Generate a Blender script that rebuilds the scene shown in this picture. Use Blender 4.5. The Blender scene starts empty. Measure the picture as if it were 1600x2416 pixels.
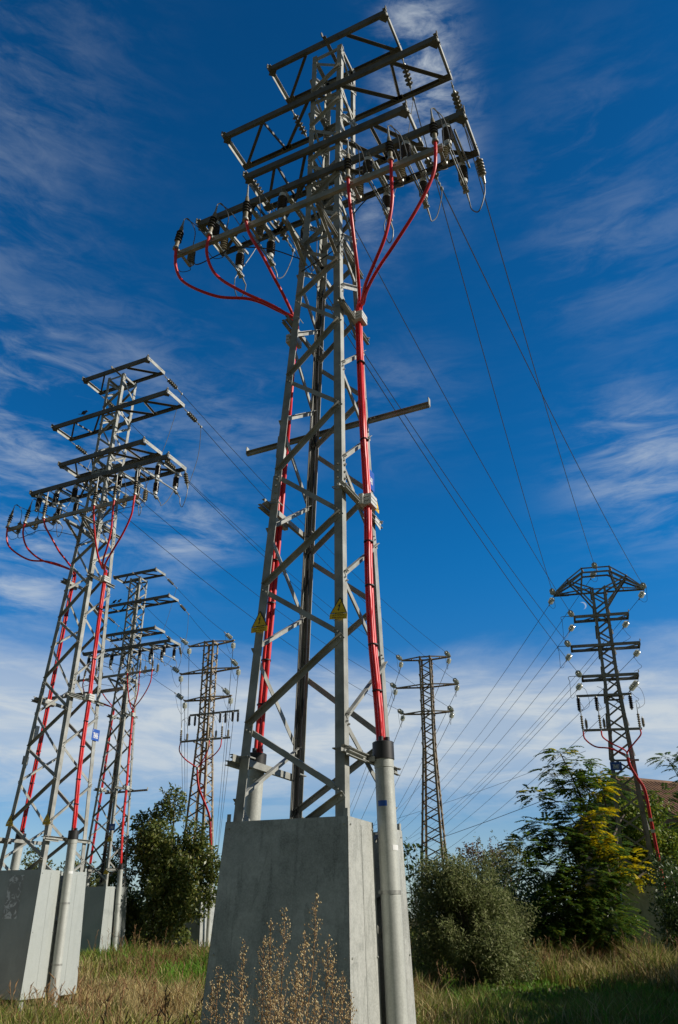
import bpy, math, random
import numpy as np
from mathutils import Vector, Matrix
V = Vector
R_ = math.radians
random.seed(7)
rng = np.random.default_rng(7)
SC = bpy.context.scene
COL = SC.collection

# ------------------------------------------------------------ camera
H = 1.7
TH, RO = 0.488522814, -5.828e-4
cd = bpy.data.cameras.new("camera")
cam = bpy.data.objects.new("camera", cd); COL.objects.link(cam); SC.camera = cam
cd.sensor_fit = 'HORIZONTAL'; cd.sensor_width = 36.0; cd.lens = 1797.505 / 1600 * 36
cd.clip_start = 0.05; cd.clip_end = 6000
fwd = V((0, math.cos(TH), math.sin(TH))); up0 = V((0, -math.sin(TH), math.cos(TH))); rt0 = V((1, 0, 0))
c_, s_ = math.cos(RO), math.sin(RO)
rt = rt0 * c_ - up0 * s_; up = rt0 * s_ + up0 * c_
M = Matrix((rt, up, -fwd)).transposed().to_4x4(); M.translation = V((0, 0, H))
cam.matrix_world = M

# ------------------------------------------------------------ sun, sky
SUN_EL = R_(31); SUN_DIR = V((0.98, -0.17, 0)).normalized() * math.cos(SUN_EL) + V((0, 0, math.sin(SUN_EL)))
sl = bpy.data.lights.new("sun", 'SUN'); so = bpy.data.objects.new("sun", sl); COL.objects.link(so)
sl.energy = 4.9; sl.angle = R_(0.5); sl.color = (1.0, 0.93, 0.82)
so.rotation_euler = (-SUN_DIR).to_track_quat('-Z', 'Y').to_euler()
SC.view_settings.view_transform = 'Standard'; SC.view_settings.look = 'None'
SC.view_settings.exposure = 0.0; SC.view_settings.gamma = 1.0

def nd(nt, t, **kw):
    n = nt.nodes.new(t)
    for k, v in kw.items():
        if k == 'op': n.operation = v
        elif hasattr(n, k): setattr(n, k, v)
    return n
def mth(nt, op, a, b=None, c=None, clamp=False):
    n = nt.nodes.new('ShaderNodeMath'); n.operation = op; n.use_clamp = clamp
    for i, x in enumerate((a, b, c)):
        if x is None: continue
        if isinstance(x, (int, float)): n.inputs[i].default_value = x
        else: nt.links.new(x, n.inputs[i])
    return n.outputs[0]
def sstep(nt, x, lo, hi):
    n = nt.nodes.new('ShaderNodeMapRange'); n.interpolation_type = 'SMOOTHSTEP'
    nt.links.new(x, n.inputs[0]); n.inputs[1].default_value = lo; n.inputs[2].default_value = hi
    return n.outputs[0]
def noise(nt, vec, scale, detail=4, rough=.55, dist=0.0, out=0):
    n = nt.nodes.new('ShaderNodeTexNoise'); n.inputs['Scale'].default_value = scale
    n.inputs['Detail'].default_value = detail; n.inputs['Roughness'].default_value = rough
    n.inputs['Distortion'].default_value = dist
    if vec is not None: nt.links.new(vec, n.inputs['Vector'])
    return n.outputs[out]
def mixc(nt, f, a, b, mode='MIX'):
    n = nt.nodes.new('ShaderNodeMix'); n.data_type = 'RGBA'; n.blend_type = mode
    for s, x in ((0, f), (6, a), (7, b)):
        if isinstance(x, (int, float)): n.inputs[s].default_value = x
        elif isinstance(x, tuple): n.inputs[s].default_value = (*x, 1) if len(x) == 3 else x
        else: nt.links.new(x, n.inputs[s])
    return n.outputs[2]

w = bpy.data.worlds.new("World"); SC.world = w; w.use_nodes = True
nt = w.node_tree; nt.nodes.clear()
sky = nd(nt, 'ShaderNodeTexSky'); sky.sky_type = 'NISHITA'; sky.sun_disc = False
sky.sun_elevation = SUN_EL; sky.sun_rotation = math.atan2(SUN_DIR.x, SUN_DIR.y)
sky.air_density = 1.0; sky.dust_density = 0.25; sky.ozone_density = 2.5
tc = nd(nt, 'ShaderNodeTexCoord'); D = tc.outputs['Generated']
sep = nd(nt, 'ShaderNodeSeparateXYZ'); nt.links.new(D, sep.inputs[0])
dx, dy, dz = sep.outputs
el = mth(nt, 'MULTIPLY', mth(nt, 'ARCSINE', dz), 57.2958)
az = mth(nt, 'MULTIPLY', mth(nt, 'ARCTAN2', dx, dy), 57.2958)
hs = nd(nt, 'ShaderNodeHueSaturation'); hs.inputs['Saturation'].default_value = 1.22; hs.inputs['Hue'].default_value = 0.497
nt.links.new(sky.outputs[0], hs.inputs['Color'])
# deep polarised blue overhead, paler towards the horizon
dk = nd(nt, 'ShaderNodeMapRange'); nt.links.new(el, dk.inputs[0])
dk.inputs[1].default_value = 4; dk.inputs[2].default_value = 60; dk.inputs[3].default_value = 1.0; dk.inputs[4].default_value = 0.66
skyc = mixc(nt, 1.0, hs.outputs[0], dk.outputs[0], 'MULTIPLY')
fr_ = sstep(nt, dy, -.35, .35)                       # sky dimmed and warmed behind the camera to cut fill on shaded faces
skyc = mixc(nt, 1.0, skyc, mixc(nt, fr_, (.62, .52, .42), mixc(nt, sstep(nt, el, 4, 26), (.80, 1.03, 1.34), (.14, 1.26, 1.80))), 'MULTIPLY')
# cloud layers live on a plane far overhead
cb = nd(nt, 'ShaderNodeCombineXYZ'); nt.links.new(mth(nt, 'MULTIPLY', az, .01745), cb.inputs[0]); nt.links.new(mth(nt, 'MULTIPLY', el, .01745), cb.inputs[1])
def fibres(rot, sx, sy, loc):
    mp = nd(nt, 'ShaderNodeMapping'); mp.inputs['Rotation'].default_value = (0, 0, R_(rot)); mp.inputs['Location'].default_value = loc
    mp.inputs['Scale'].default_value = (sx, sy, 1); nt.links.new(cb.outputs[0], mp.inputs[0])
    a = noise(nt, mp.outputs[0], 1.0, 12, .60, .5); b = noise(nt, mp.outputs[0], 3.0, 10, .66, .7)
    return mth(nt, 'ADD', mth(nt, 'MULTIPLY', a, .62), mth(nt, 'MULTIPLY', b, .38))
fl_ = fibres(38, 3.6, 13.0, (2.1, .4, 0)); fr2 = fibres(-42, 3.0, 14.0, (1.3, 5.2, 0)); ft = fibres(78, 3.4, 15.0, (0.2, 2.4, 0))
side = sstep(nt, az, 2, 14); n1 = mth(nt, 'ADD', mth(nt, 'MULTIPLY', fl_, mth(nt, 'SUBTRACT', 1.0, side)), mth(nt, 'MULTIPLY', fr2, side))
hi_ = sstep(nt, el, 44, 52); n1 = mth(nt, 'ADD', mth(nt, 'MULTIPLY', n1, mth(nt, 'SUBTRACT', 1.0, hi_)), mth(nt, 'MULTIPLY', ft, hi_))
# thin cirrus: wanted where the sky shows it (left side, far right, a plume high above the pylon)
def spot(a0, e0, ra, re):
    a = mth(nt, 'DIVIDE', mth(nt, 'SUBTRACT', az, a0), ra); e = mth(nt, 'DIVIDE', mth(nt, 'SUBTRACT', el, e0), re)
    r2 = mth(nt, 'ADD', mth(nt, 'MULTIPLY', a, a), mth(nt, 'MULTIPLY', e, e))
    return mth(nt, 'POWER', 2.718, mth(nt, 'MULTIPLY', r2, -1.0))
sp = None
for args, amt in (((-25, 31, 13, 8), .75), ((-36, 46, 12, 12), .26), ((25, 29, 5, 5), .75), ((-24.5, 23.5, 4, 2.5), 1.3), ((-24, 20.5, 3.5, 2), 1.0), ((-12.5, 26, 4, 3.5), .9), ((-14, 27, 5, 4), .7), ((10, 57, 4.5, 6), 1.3), ((4, 50, 3, 4), .6),
                  ((27, 46, 8, 8), .20), ((6, 36, 5, 4), .3), ((-10, 34, 7, 5), .3)):
    g = mth(nt, 'MULTIPLY', spot(*args), amt); sp = g if sp is None else mth(nt, 'MAXIMUM', sp, g)
cir = mth(nt, 'MULTIPLY', sstep(nt, n1, .42, .68), sp)
# low cloud bank over the horizon
n3v = nd(nt, 'ShaderNodeCombineXYZ'); nt.links.new(mth(nt, 'MULTIPLY', az, .045), n3v.inputs[0]); nt.links.new(mth(nt, 'MULTIPLY', el, .20), n3v.inputs[1])
n3 = noise(nt, n3v.outputs[0], 1.3, 9, .6, .7)
n4 = noise(nt, n3v.outputs[0], 3.2, 7, .62, .5)
top = mth(nt, 'ADD', el, mth(nt, 'MULTIPLY', mth(nt, 'SUBTRACT', n3, .5), 6.0))
bank = mth(nt, 'MULTIPLY', mth(nt, 'SUBTRACT', 1.0, sstep(nt, top, 13.0, 18.5)), sstep(nt, el, 3.0, 9.0))
bank = mth(nt, 'MULTIPLY', bank, fr_)  # no bank behind the camera, which also keeps the fill low
bank = mth(nt, 'MULTIPLY', bank, mth(nt, 'ADD', mth(nt, 'MULTIPLY', sstep(nt, el, 5, 11), .60), mth(nt, 'MULTIPLY', sstep(nt, n4, .36, .66), .40)))
hz = mth(nt, 'MULTIPLY', mth(nt, 'SUBTRACT', 1.0, sstep(nt, el, 0.0, 9.0)), .25)
cloud = mth(nt, 'ADD', mth(nt, 'MULTIPLY', cir, .80), mth(nt, 'MULTIPLY', bank, .95), clamp=True)
cloud = mth(nt, 'MAXIMUM', cloud, hz)
col = mixc(nt, cloud, skyc, (7.3, 8.0, 8.5))
# daytime crescent moon
def dirpx(px, py):
    a = (px - 800) / 1797.5; b = -(py - 1208) / 1797.5
    return (rt * a + up * b + fwd).normalized()
def near(vec, r):
    vm = nd(nt, 'ShaderNodeVectorMath'); vm.operation = 'DISTANCE'; nt.links.new(D, vm.inputs[0]); vm.inputs[1].default_value = vec
    return mth(nt, 'SUBTRACT', 1.0, sstep(nt, vm.outputs['Value'], r * .93, r * 1.07))
mo = mth(nt, 'MULTIPLY', near(dirpx(1375, 1429), .0046), mth(nt, 'SUBTRACT', 1.0, near(dirpx(1371.5, 1430.5), .0046)))
col = mixc(nt, mth(nt, 'MULTIPLY', mo, .5), col, (7.0, 7.2, 7.4))
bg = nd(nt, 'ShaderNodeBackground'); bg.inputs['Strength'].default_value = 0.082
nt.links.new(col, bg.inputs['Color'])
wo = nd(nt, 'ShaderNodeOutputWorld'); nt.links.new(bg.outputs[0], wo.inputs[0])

# ------------------------------------------------------------ materials
def mat(name, base, rough=.6, metal=0.0, var=None, vscale=6, bump=0.0, bscale=80, spec=.5, detail=5, coord='Object', rough_var=0.0, trans=0.0, subs=None):
    m = bpy.data.materials.new(name); m.use_nodes = True; nt = m.node_tree
    b = nt.nodes['Principled BSDF']; b.inputs['Roughness'].default_value = rough; b.inputs['Metallic'].default_value = metal
    b.inputs['Specular IOR Level'].default_value = spec; b.inputs['Base Color'].default_value = (*base, 1)
    tc = nt.nodes.new('ShaderNodeTexCoord'); co = tc.outputs[coord]
    if var is not None:
        f = sstep(nt, noise(nt, co, vscale, detail, .6), .3, .7)
        nt.links.new(mixc(nt, f, base, var), b.inputs['Base Color'])
        if rough_var:
            nt.links.new(mth(nt, 'ADD', rough, mth(nt, 'MULTIPLY', f, rough_var)), b.inputs['Roughness'])
    if bump:
        bm_ = nt.nodes.new('ShaderNodeBump'); bm_.inputs['Strength'].default_value = bump; bm_.inputs['Distance'].default_value = .004
        nt.links.new(noise(nt, co, bscale, 3), bm_.inputs['Height']); nt.links.new(bm_.outputs[0], b.inputs['Normal'])
    if trans: b.inputs['Transmission Weight'].default_value = trans
    return m
def leafmat(name, cols, tr=.35, rough=.55, spec=.3):
    """random colour per leaf, some light passing through"""
    m = bpy.data.materials.new(name); m.use_nodes = True; nt = m.node_tree
    b = nt.nodes['Principled BSDF']; b.inputs['Roughness'].default_value = rough; b.inputs['Specular IOR Level'].default_value = spec
    g = nt.nodes.new('ShaderNodeNewGeometry'); cr = nt.nodes.new('ShaderNodeValToRGB')
    e = cr.color_ramp.elements
    for i, (p, c) in enumerate(cols):
        if i < 2: e[i].position = p; e[i].color = (*c, 1)
        else:
            k = e.new(p); k.color = (*c, 1)
    nt.links.new(g.outputs['Random Per Island'], cr.inputs[0]); nt.links.new(cr.outputs[0], b.inputs['Base Color'])
    t = nt.nodes.new('ShaderNodeBsdfTranslucent'); nt.links.new(cr.outputs[0], t.inputs[0])
    mx = nt.nodes.new('ShaderNodeMixShader'); mx.inputs[0].default_value = tr
    nt.links.new(b.outputs[0], mx.inputs[1]); nt.links.new(t.outputs[0], mx.inputs[2])
    nt.links.new(mx.outputs[0], nt.nodes['Material Output'].inputs[0])
    return m
def sheetmat(name, base, dark, light):
    """weathered galvanised sheet: blotches, vertical runs, scratches"""
    m = bpy.data.materials.new(name); m.use_nodes = True; nt = m.node_tree
    b = nt.nodes['Principled BSDF']; b.inputs['Metallic'].default_value = 0.15
    tc = nt.nodes.new('ShaderNodeTexCoord'); co = tc.outputs['Object']
    big = sstep(nt, noise(nt, co, 2.2, 6, .65, .4), .32, .68)
    c = mixc(nt, mth(nt, 'MULTIPLY', big, .70), base, dark)
    st = nt.nodes.new('ShaderNodeMapping'); nt.links.new(co, st.inputs[0]); st.inputs['Scale'].default_value = (7, 7, .6)
    run = sstep(nt, noise(nt, st.outputs[0], 1.6, 5, .6, .2), .54, .62)
    c = mixc(nt, mth(nt, 'MULTIPLY', run, .55), c, dark)
    st2 = nt.nodes.new('ShaderNodeMapping'); nt.links.new(co, st2.inputs[0]); st2.inputs['Scale'].default_value = (3.2, 3.2, 1.1); st2.inputs['Location'].default_value = (3, 1, 5)
    blo = sstep(nt, noise(nt, st2.outputs[0], 1.5, 7, .55, .8), .60, .62)
    c = mixc(nt, mth(nt, 'MULTIPLY', blo, .5), c, dark)
    sc_ = nt.nodes.new('ShaderNodeMapping'); nt.links.new(co, sc_.inputs[0]); sc_.inputs['Scale'].default_value = (20, 20, 2.5)
    scr = sstep(nt, noise(nt, sc_.outputs[0], 2.5, 6, .7, 1.5), .66, .74)
    c = mixc(nt, mth(nt, 'MULTIPLY', scr, .75), c, light)
    mot = sstep(nt, noise(nt, co, 13, 8, .7, .3), .36, .66)
    c = mixc(nt, mth(nt, 'MULTIPLY', mot, .38), c, dark)
    fine = noise(nt, co, 60, 4, .7)
    c = mixc(nt, mth(nt, 'MULTIPLY', sstep(nt, fine, .3, .75), .40), c, light)
    nt.links.new(c, b.inputs['Base Color'])
    nt.links.new(mth(nt, 'ADD', .42, mth(nt, 'MULTIPLY', big, .25)), b.inputs['Roughness'])
    bp = nt.nodes.new('ShaderNodeBump'); bp.inputs['Strength'].default_value = .25; bp.inputs['Distance'].default_value = .004
    nt.links.new(noise(nt, co, 9, 3), bp.inputs['Height']); nt.links.new(bp.outputs[0], b.inputs['Normal'])
    return m
MT = {}
MT['steel'] = mat('galvanised_steel', (.40, .405, .37), .5, .08, (.22, .225, .205), 3.5, .15, 60, detail=7, rough_var=.15)
MT['chord'] = mat('shade_dark_steel', (.15, .145, .125), .6, .05, (.09, .085, .07), 4, .15, 60, detail=7)  # same galvanised steel; shade on the arms is put into the colour
MT['clad'] = sheetmat('cladding_sheet', (.50, .51, .475), (.20, .21, .19), (.70, .72, .68))
MT['clad_flat'] = sheetmat('painted_sheet', (.40, .43, .41), (.33, .36, .34), (.5, .53, .51))
MT['pipe'] = sheetmat('galvanised_pipe', (.52, .54, .50), (.33, .345, .315), (.64, .66, .62))
MT['red'] = mat('red_sheath', (.74, .022, .022), .42, 0, (.56, .014, .016), 3, 0, spec=.5)
MT['black'] = mat('black_rubber', (.012, .012, .013), .5, 0, (.02, .02, .02), 8)
MT['porcelain'] = mat('brown_porcelain', (.008, .004, .004), .28, 0, (.012, .006, .005), 5, spec=.7)
MT['beige'] = mat('beige_polymer', (.24, .21, .14), .5, 0, (.17, .14, .09), 20)
MT['olive'] = mat('weathered_disc', (.16, .15, .10), .45, 0, (.10, .085, .055), 20)
MT['white'] = mat('white_fitting', (.62, .63, .60), .45, 0, (.5, .5, .47), 20)
MT['zinc'] = mat('zinc_fitting', (.42, .43, .40), .4, .4, (.3, .3, .28), 30)
MT['wire'] = mat('aluminium_conductor', (.16, .17, .17), .5, .5, (.12, .12, .12), 3)
MT['dwire'] = mat('dark_conductor', (.03, .035, .04), .5, .2, (.04, .04, .045), 3)
MT['glass'] = mat('glass_disc', (.52, .56, .48), .12, 0, (.6, .62, .54), 12, trans=.35, spec=.8)
MT['rust'] = mat('weathered_brown_steel', (.42, .35, .24), .7, .05, (.23, .165, .105), 3.5, .2, 50, detail=8)
MT['darksteel'] = mat('dark_green_grey_steel', (.31, .31, .275), .6, .05, (.19, .18, .155), 3.0, .2, 50, detail=8)
MT['yellow'] = mat('yellow_enamel', (.90, .62, .01), .45, 0, (.75, .48, .008), 20)
MT['blackpaint'] = mat('black_print', (.012, .012, .012), .5)
MT['redprint'] = mat('red_print', (.30, .03, .01), .5)
MT['blue'] = mat('blue_enamel', (.01, .09, .42), .45, 0, (.012, .07, .34), 15)
MT['whitep'] = mat('white_print', (.75, .76, .75), .45)
MT['bark'] = mat('bark', (.10, .075, .05), .85, 0, (.05, .038, .026), 12, .5, 30)
MT['bird'] = mat('dark_feathers', (.018, .016, .018), .6, 0, (.035, .03, .03), 40)

# ------------------------------------------------------------ mesh builder
class MB:
    def __init__(s): s.v = []; s.f = []; s.m = []; s.sm = []
    def add(s, vs, fs, mi=0, smooth=False):
        o = len(s.v); s.v += [tuple(p) for p in vs]
        for f in fs: s.f.append(tuple(i + o for i in f)); s.m.append(mi); s.sm.append(smooth)
    def build(s, name, mats, parent=None):
        if not isinstance(mats, (list, tuple)): mats = [mats]
        me = bpy.data.meshes.new(name); me.from_pydata(s.v, [], s.f)
        for m in mats: me.materials.append(MT[m] if isinstance(m, str) else m)
        me.polygons.foreach_set('material_index', s.m); me.polygons.foreach_set('use_smooth', s.sm)
        me.validate(); me.update()
        if any(s.sm): me.set_sharp_from_angle(angle=R_(40))
        o = bpy.data.objects.new(name, me); COL.objects.link(o)
        if parent is not None: o.parent = parent
        return o
    def prism(s, prof, p, q, ax, ay, mi=0, smooth=False):
        p, q, ax, ay = V(p), V(q), V(ax), V(ay); n = len(prof)
        vs = [p + ax * x + ay * y for x, y in prof] + [q + ax * x + ay * y for x, y in prof]
        fs = [(i, (i + 1) % n, n + (i + 1) % n, n + i) for i in range(n)] + [tuple(range(n - 1, -1, -1)), tuple(range(n, 2 * n))]
        s.add(vs, fs, mi, smooth)
    def frame(s, p, q, upv):
        d = (V(q) - V(p)).normalized(); a = d.cross(V(upv))
        if a.length < 1e-4: a = d.cross(V((1, .3, 0)))
        a.normalize(); b = a.cross(d).normalized(); return d, a, b     # a: side, b: up-ish
    def bar(s, p, q, wd, ht, upv=(0, 0, 1), mi=0):
        d, a, b = s.frame(p, q, upv); x, y = wd / 2, ht / 2
        s.prism([(-x, -y), (x, -y), (x, y), (-x, y)], p, q, a, b, mi)
    def box(s, c, sx, sy, sz, mi=0):
        c = V(c); s.bar(c - V((0, 0, sz / 2)), c + V((0, 0, sz / 2)), sx, sy, (0, 1, 0), mi)
    def ell(s, p, q, ax, ay, wd, t, mi=0, wd2=None):
        """L section; corner on p-q, flanges along ax and ay"""
        w2 = wd2 or wd; d = (V(q) - V(p)).normalized()
        ax = V(ax); ax = (ax - d * ax.dot(d)).normalized(); ay = V(ay); ay = (ay - d * ay.dot(d)).normalized()
        s.prism([(0, 0), (wd, 0), (wd, t), (t, t), (t, w2), (0, w2)], p, q, ax, ay, mi)
    def chan(s, p, q, ax, ay, h, dp, t, mi=0):
        """C section; web of height h along ay centred, flanges of depth dp along ax"""
        y = h / 2
        s.prism([(0, -y), (dp, -y), (dp, -y + t), (t, -y + t), (t, y - t), (dp, y - t), (dp, y), (0, y)], p, q, V(ax), V(ay), mi)
    def tube(s, path, r, n=8, mi=0, caps=True):
        P = [V(p) for p in path]; rr = r if isinstance(r, (list, tuple)) else [r] * len(P)
        vs = []; fs = []; a = None
        for i, p in enumerate(P):
            d = (P[min(i + 1, len(P) - 1)] - P[max(i - 1, 0)]).normalized()
            if a is None:
                a = d.cross(V((0, 0, 1)));
                if a.length < .1: a = d.cross(V((1, 0, 0)))
            a = (a - d * a.dot(d)).normalized(); b = d.cross(a)
            for k in range(n):
                t = 2 * math.pi * k / n; vs.append(p + (a * math.cos(t) + b * math.sin(t)) * rr[i])
        for i in range(len(P) - 1):
            for k in range(n):
                k2 = (k + 1) % n; fs.append((i * n + k, i * n + k2, (i + 1) * n + k2, (i + 1) * n + k))
        if caps: fs += [tuple(range(n - 1, -1, -1)), tuple(range((len(P) - 1) * n, len(P) * n))]
        s.add(vs, fs, mi, True)
    def lathe(s, p, axis, prof, n=10, mi=0, smooth=True):
        """prof: (dist, radius[, material])"""
        p = V(p); d = V(axis).normalized(); a = d.cross(V((0, 0, 1)))
        if a.length < .1: a = d.cross(V((1, 0, 0)))
        a.normalize(); b = d.cross(a); vs = []
        for pr in prof:
            for k in range(n):
                t = 2 * math.pi * k / n; vs.append(p + d * pr[0] + (a * math.cos(t) + b * math.sin(t)) * pr[1])
        o = len(s.v); s.v += [tuple(x) for x in vs]
        for i in range(len(prof) - 1):
            m_ = prof[i + 1][2] if len(prof[i + 1]) > 2 else mi
            for k in range(n):
                k2 = (k + 1) % n
                s.f.append((o + i * n + k, o + i * n + k2, o + (i + 1) * n + k2, o + (i + 1) * n + k)); s.m.append(m_); s.sm.append(smooth)
        s.f.append(tuple(o + k for k in range(n - 1, -1, -1))); s.m.append(mi); s.sm.append(False)
        s.f.append(tuple(o + (len(prof) - 1) * n + k for k in range(n))); s.m.append(mi); s.sm.append(False)
    def bolt(s, p, axis, r=.013, h=.014, mi=0):
        s.lathe(p, axis, [(0, r), (h, r), (h, r * .5), (h * 1.7, r * .5)], 6, mi, False)

def curve(pts, n=8):
    """Catmull-Rom through pts"""
    P = [V(p) for p in pts]; P = [P[0] * 2 - P[1]] + P + [P[-1] * 2 - P[-2]]; out = []
    for i in range(1, len(P) - 2):
        a, b, c, d = P[i - 1:i + 3]
        for k in range(n):
            t = k / n
            out.append(.5 * ((2 * b) + (c - a) * t + (2 * a - 5 * b + 4 * c - d) * t * t + (3 * b - a - 3 * c + d) * t ** 3))
    out.append(P[-2]); return out
def sagged(a, b, sag, n=14):
    a, b = V(a), V(b); return [a.lerp(b, i / n) - V((0, 0, sag * 4 * (i / n) * (1 - i / n))) for i in range(n + 1)]

def tag(o, label=None, cat=None, group=None, kind=None):
    if label: o['label'] = label
    if cat: o['category'] = cat
    if group: o['group'] = group
    if kind: o['kind'] = kind
    return o
def copy_tree(o, parent=None):
    c = o.copy(); COL.objects.link(c); c.parent = parent
    for ch in list(o.children): copy_tree(ch, c)
    return c

def root_matrix(tx, ty, yaw, lx, ly, dz):
    Z = V((lx, ly, 1)).normalized(); X = V((math.cos(yaw), math.sin(yaw), 0)); X = (X - Z * X.dot(Z)).normalized(); Y = Z.cross(X)
    m = Matrix((X, Y, Z)).transposed().to_4x4(); m.translation = V((tx, ty, H + dz)) - Z * H
    return m
def empty(name, m):
    o = bpy.data.objects.new(name, None); COL.objects.link(o); o.matrix_world = m; o.empty_display_size = .3; return o

def text_mesh(mb, body, c, ax, ay, size, mi, nrm, fat=0.0):
    """flat lettering centred on c, running along ax, up ay"""
    cu = bpy.data.curves.new('lettering', 'FONT'); cu.body = body; cu.size = 1; cu.align_x = 'CENTER'; cu.align_y = 'CENTER'; cu.offset = fat
    o = bpy.data.objects.new('lettering', cu); COL.objects.link(o)
    me = o.to_mesh() ; vs = [v.co.copy() for v in me.vertices]; fs = [tuple(p.vertices) for p in me.polygons]
    o.to_mesh_clear(); bpy.data.objects.remove(o); bpy.data.curves.remove(cu)
    mb.add([V(c) + V(ax) * v.x * size[0] + V(ay) * v.y * size[1] + V(nrm) * .0015 for v in vs], fs, mi)

# ------------------------------------------------------------ lattice body shared by every pylon
class Body:
    def __init__(s, a, b, z0, z1, zt): s.a, s.b, s.z0, s.z1, s.zt = a, b, z0, z1, zt
    def w(s, z): return s.a if z >= s.z1 else s.a + (s.b - s.a) * (s.z1 - z) / (s.z1 - s.z0)
FACES = [((1, -1), (-1, -1), (0, -1)), ((1, 1), (1, -1), (1, 0)), ((-1, 1), (1, 1), (0, 1)), ((-1, -1), (-1, 1), (-1, 0))]  # even leg, odd leg, normal
def lattice(root, B, levels, m='steel', fl=.11, bw=.062, zb=-.3, heads=(), bolts=True, xbrace=False, leg_t=.011):
    for sx, sy in ((-1, -1), (1, -1), (1, 1), (-1, 1)):
        mb = MB(); zs = [zb, B.z1, B.zt]
        for i in range(2):
            za, zc = zs[i], zs[i + 1]; f = fl if i == 0 else fl * .86
            pa = V((sx * B.w(za), sy * B.w(za), za)); pc = V((sx * B.w(zc), sy * B.w(zc), zc + (.03 if i == 0 else 0)))
            if i == 1: pa += V((-sx * .004, -sy * .004, -.05)); pc += V((-sx * .004, -sy * .004, 0))
            mb.ell(pa, pc, (-sx, 0, 0), (0, -sy, 0), f, leg_t)
        mb.build('leg', m, root)
    for fi, (le, lo, nn) in enumerate(FACES):
        n3 = V((*nn, 0))
        for i in range(len(levels) - 1):
            z1, z2 = levels[i], levels[i + 1]
            def node(k, z, flip=False):
                l = le if (k % 2 == 0) != flip else lo; ww = B.w(z)
                return V((l[0] * ww, l[1] * ww, z))
            pairs = [(node(i, z1), node(i + 1, z2))]
            if xbrace: pairs.append((node(i, z1, True), node(i + 1, z2, True)))
            for k, (p, q) in enumerate(pairs):
                d = (q - p).normalized(); p = p + d * .03; q = q - d * .03
                outside = (i % 2 == 1) != (k == 1)
                off = n3 * (.003 if outside else -.014)
                mb = MB(); inpl = d.cross(n3).normalized()
                if inpl.z > 0: inpl = -inpl
                if outside: mb.ell(p + off, q + off, inpl, n3, bw * 1.1, .007, wd2=bw * .8)
                else: mb.ell(p + off, q + off, inpl, -n3, bw, .007, wd2=bw * .8)
                if bolts:
                    for e, s_ in ((p, 1), (q, -1)):
                        for t in (.035, .085):
                            mb.bolt(e + d * s_ * t + inpl * bw * .5 + n3 * .010, n3, .012, .012)
                mb.build('brace', m, root)
        for z in heads:
            ww = B.w(z); p = V((le[0] * ww, le[1] * ww, z)); q = V((lo[0] * ww, lo[1] * ww, z))
            mb = MB(); mb.ell(p - n3 * .014, q - n3 * .014, (0, 0, -1), -n3, bw, .007); mb.build('strut', m, root)

def disc_string(root, p, d, n, name='insulator_string', mats=('olive', 'zinc'), r=.075, pitch=.085, lead=.18, tail=.22, nseg=10):
    """hook, n discs, clamp; returns far end"""
    p = V(p); d = V(d).normalized(); mb = MB()
    mb.tube([p, p + d * lead], .013, 5, 1)
    mb.lathe(p + d * lead * .4, d, [(0, .022), (.04, .022)], 6, 1)
    pr = [(0, .02, 1), (.03, .03, 1)]; x = .03
    for i in range(n):
        pr += [(x + pitch * .25, r * .45, 0), (x + pitch * .45, r, 0), (x + pitch * .6, r * .97, 0), (x + pitch * .75, r * .4, 0), (x + pitch, r * .35, 0)]; x += pitch
    pr += [(x + .02, .03, 1), (x + .05, .02, 1)]
    mb.lathe(p + d * lead, d, pr, nseg, 0)
    e0 = p + d * (lead + x + .05); e1 = e0 + d * tail
    mb.tube([e0, e1], .012, 5, 1); mb.lathe(e0 + d * tail * .35, d, [(0, .024), (.05, .024)], 6, 1)
    mb.box(e1 - V((0, 0, .012)), .05, .05, .06, 1)
    mb.build(name, list(mats), root); return e1
def wire_part(root, pts, r=.008, m='wire', name='jumper_wire', n=6, sm=7):
    mb = MB(); mb.tube(curve(pts, sm), r, n); return mb.build(name, m, root)

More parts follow.
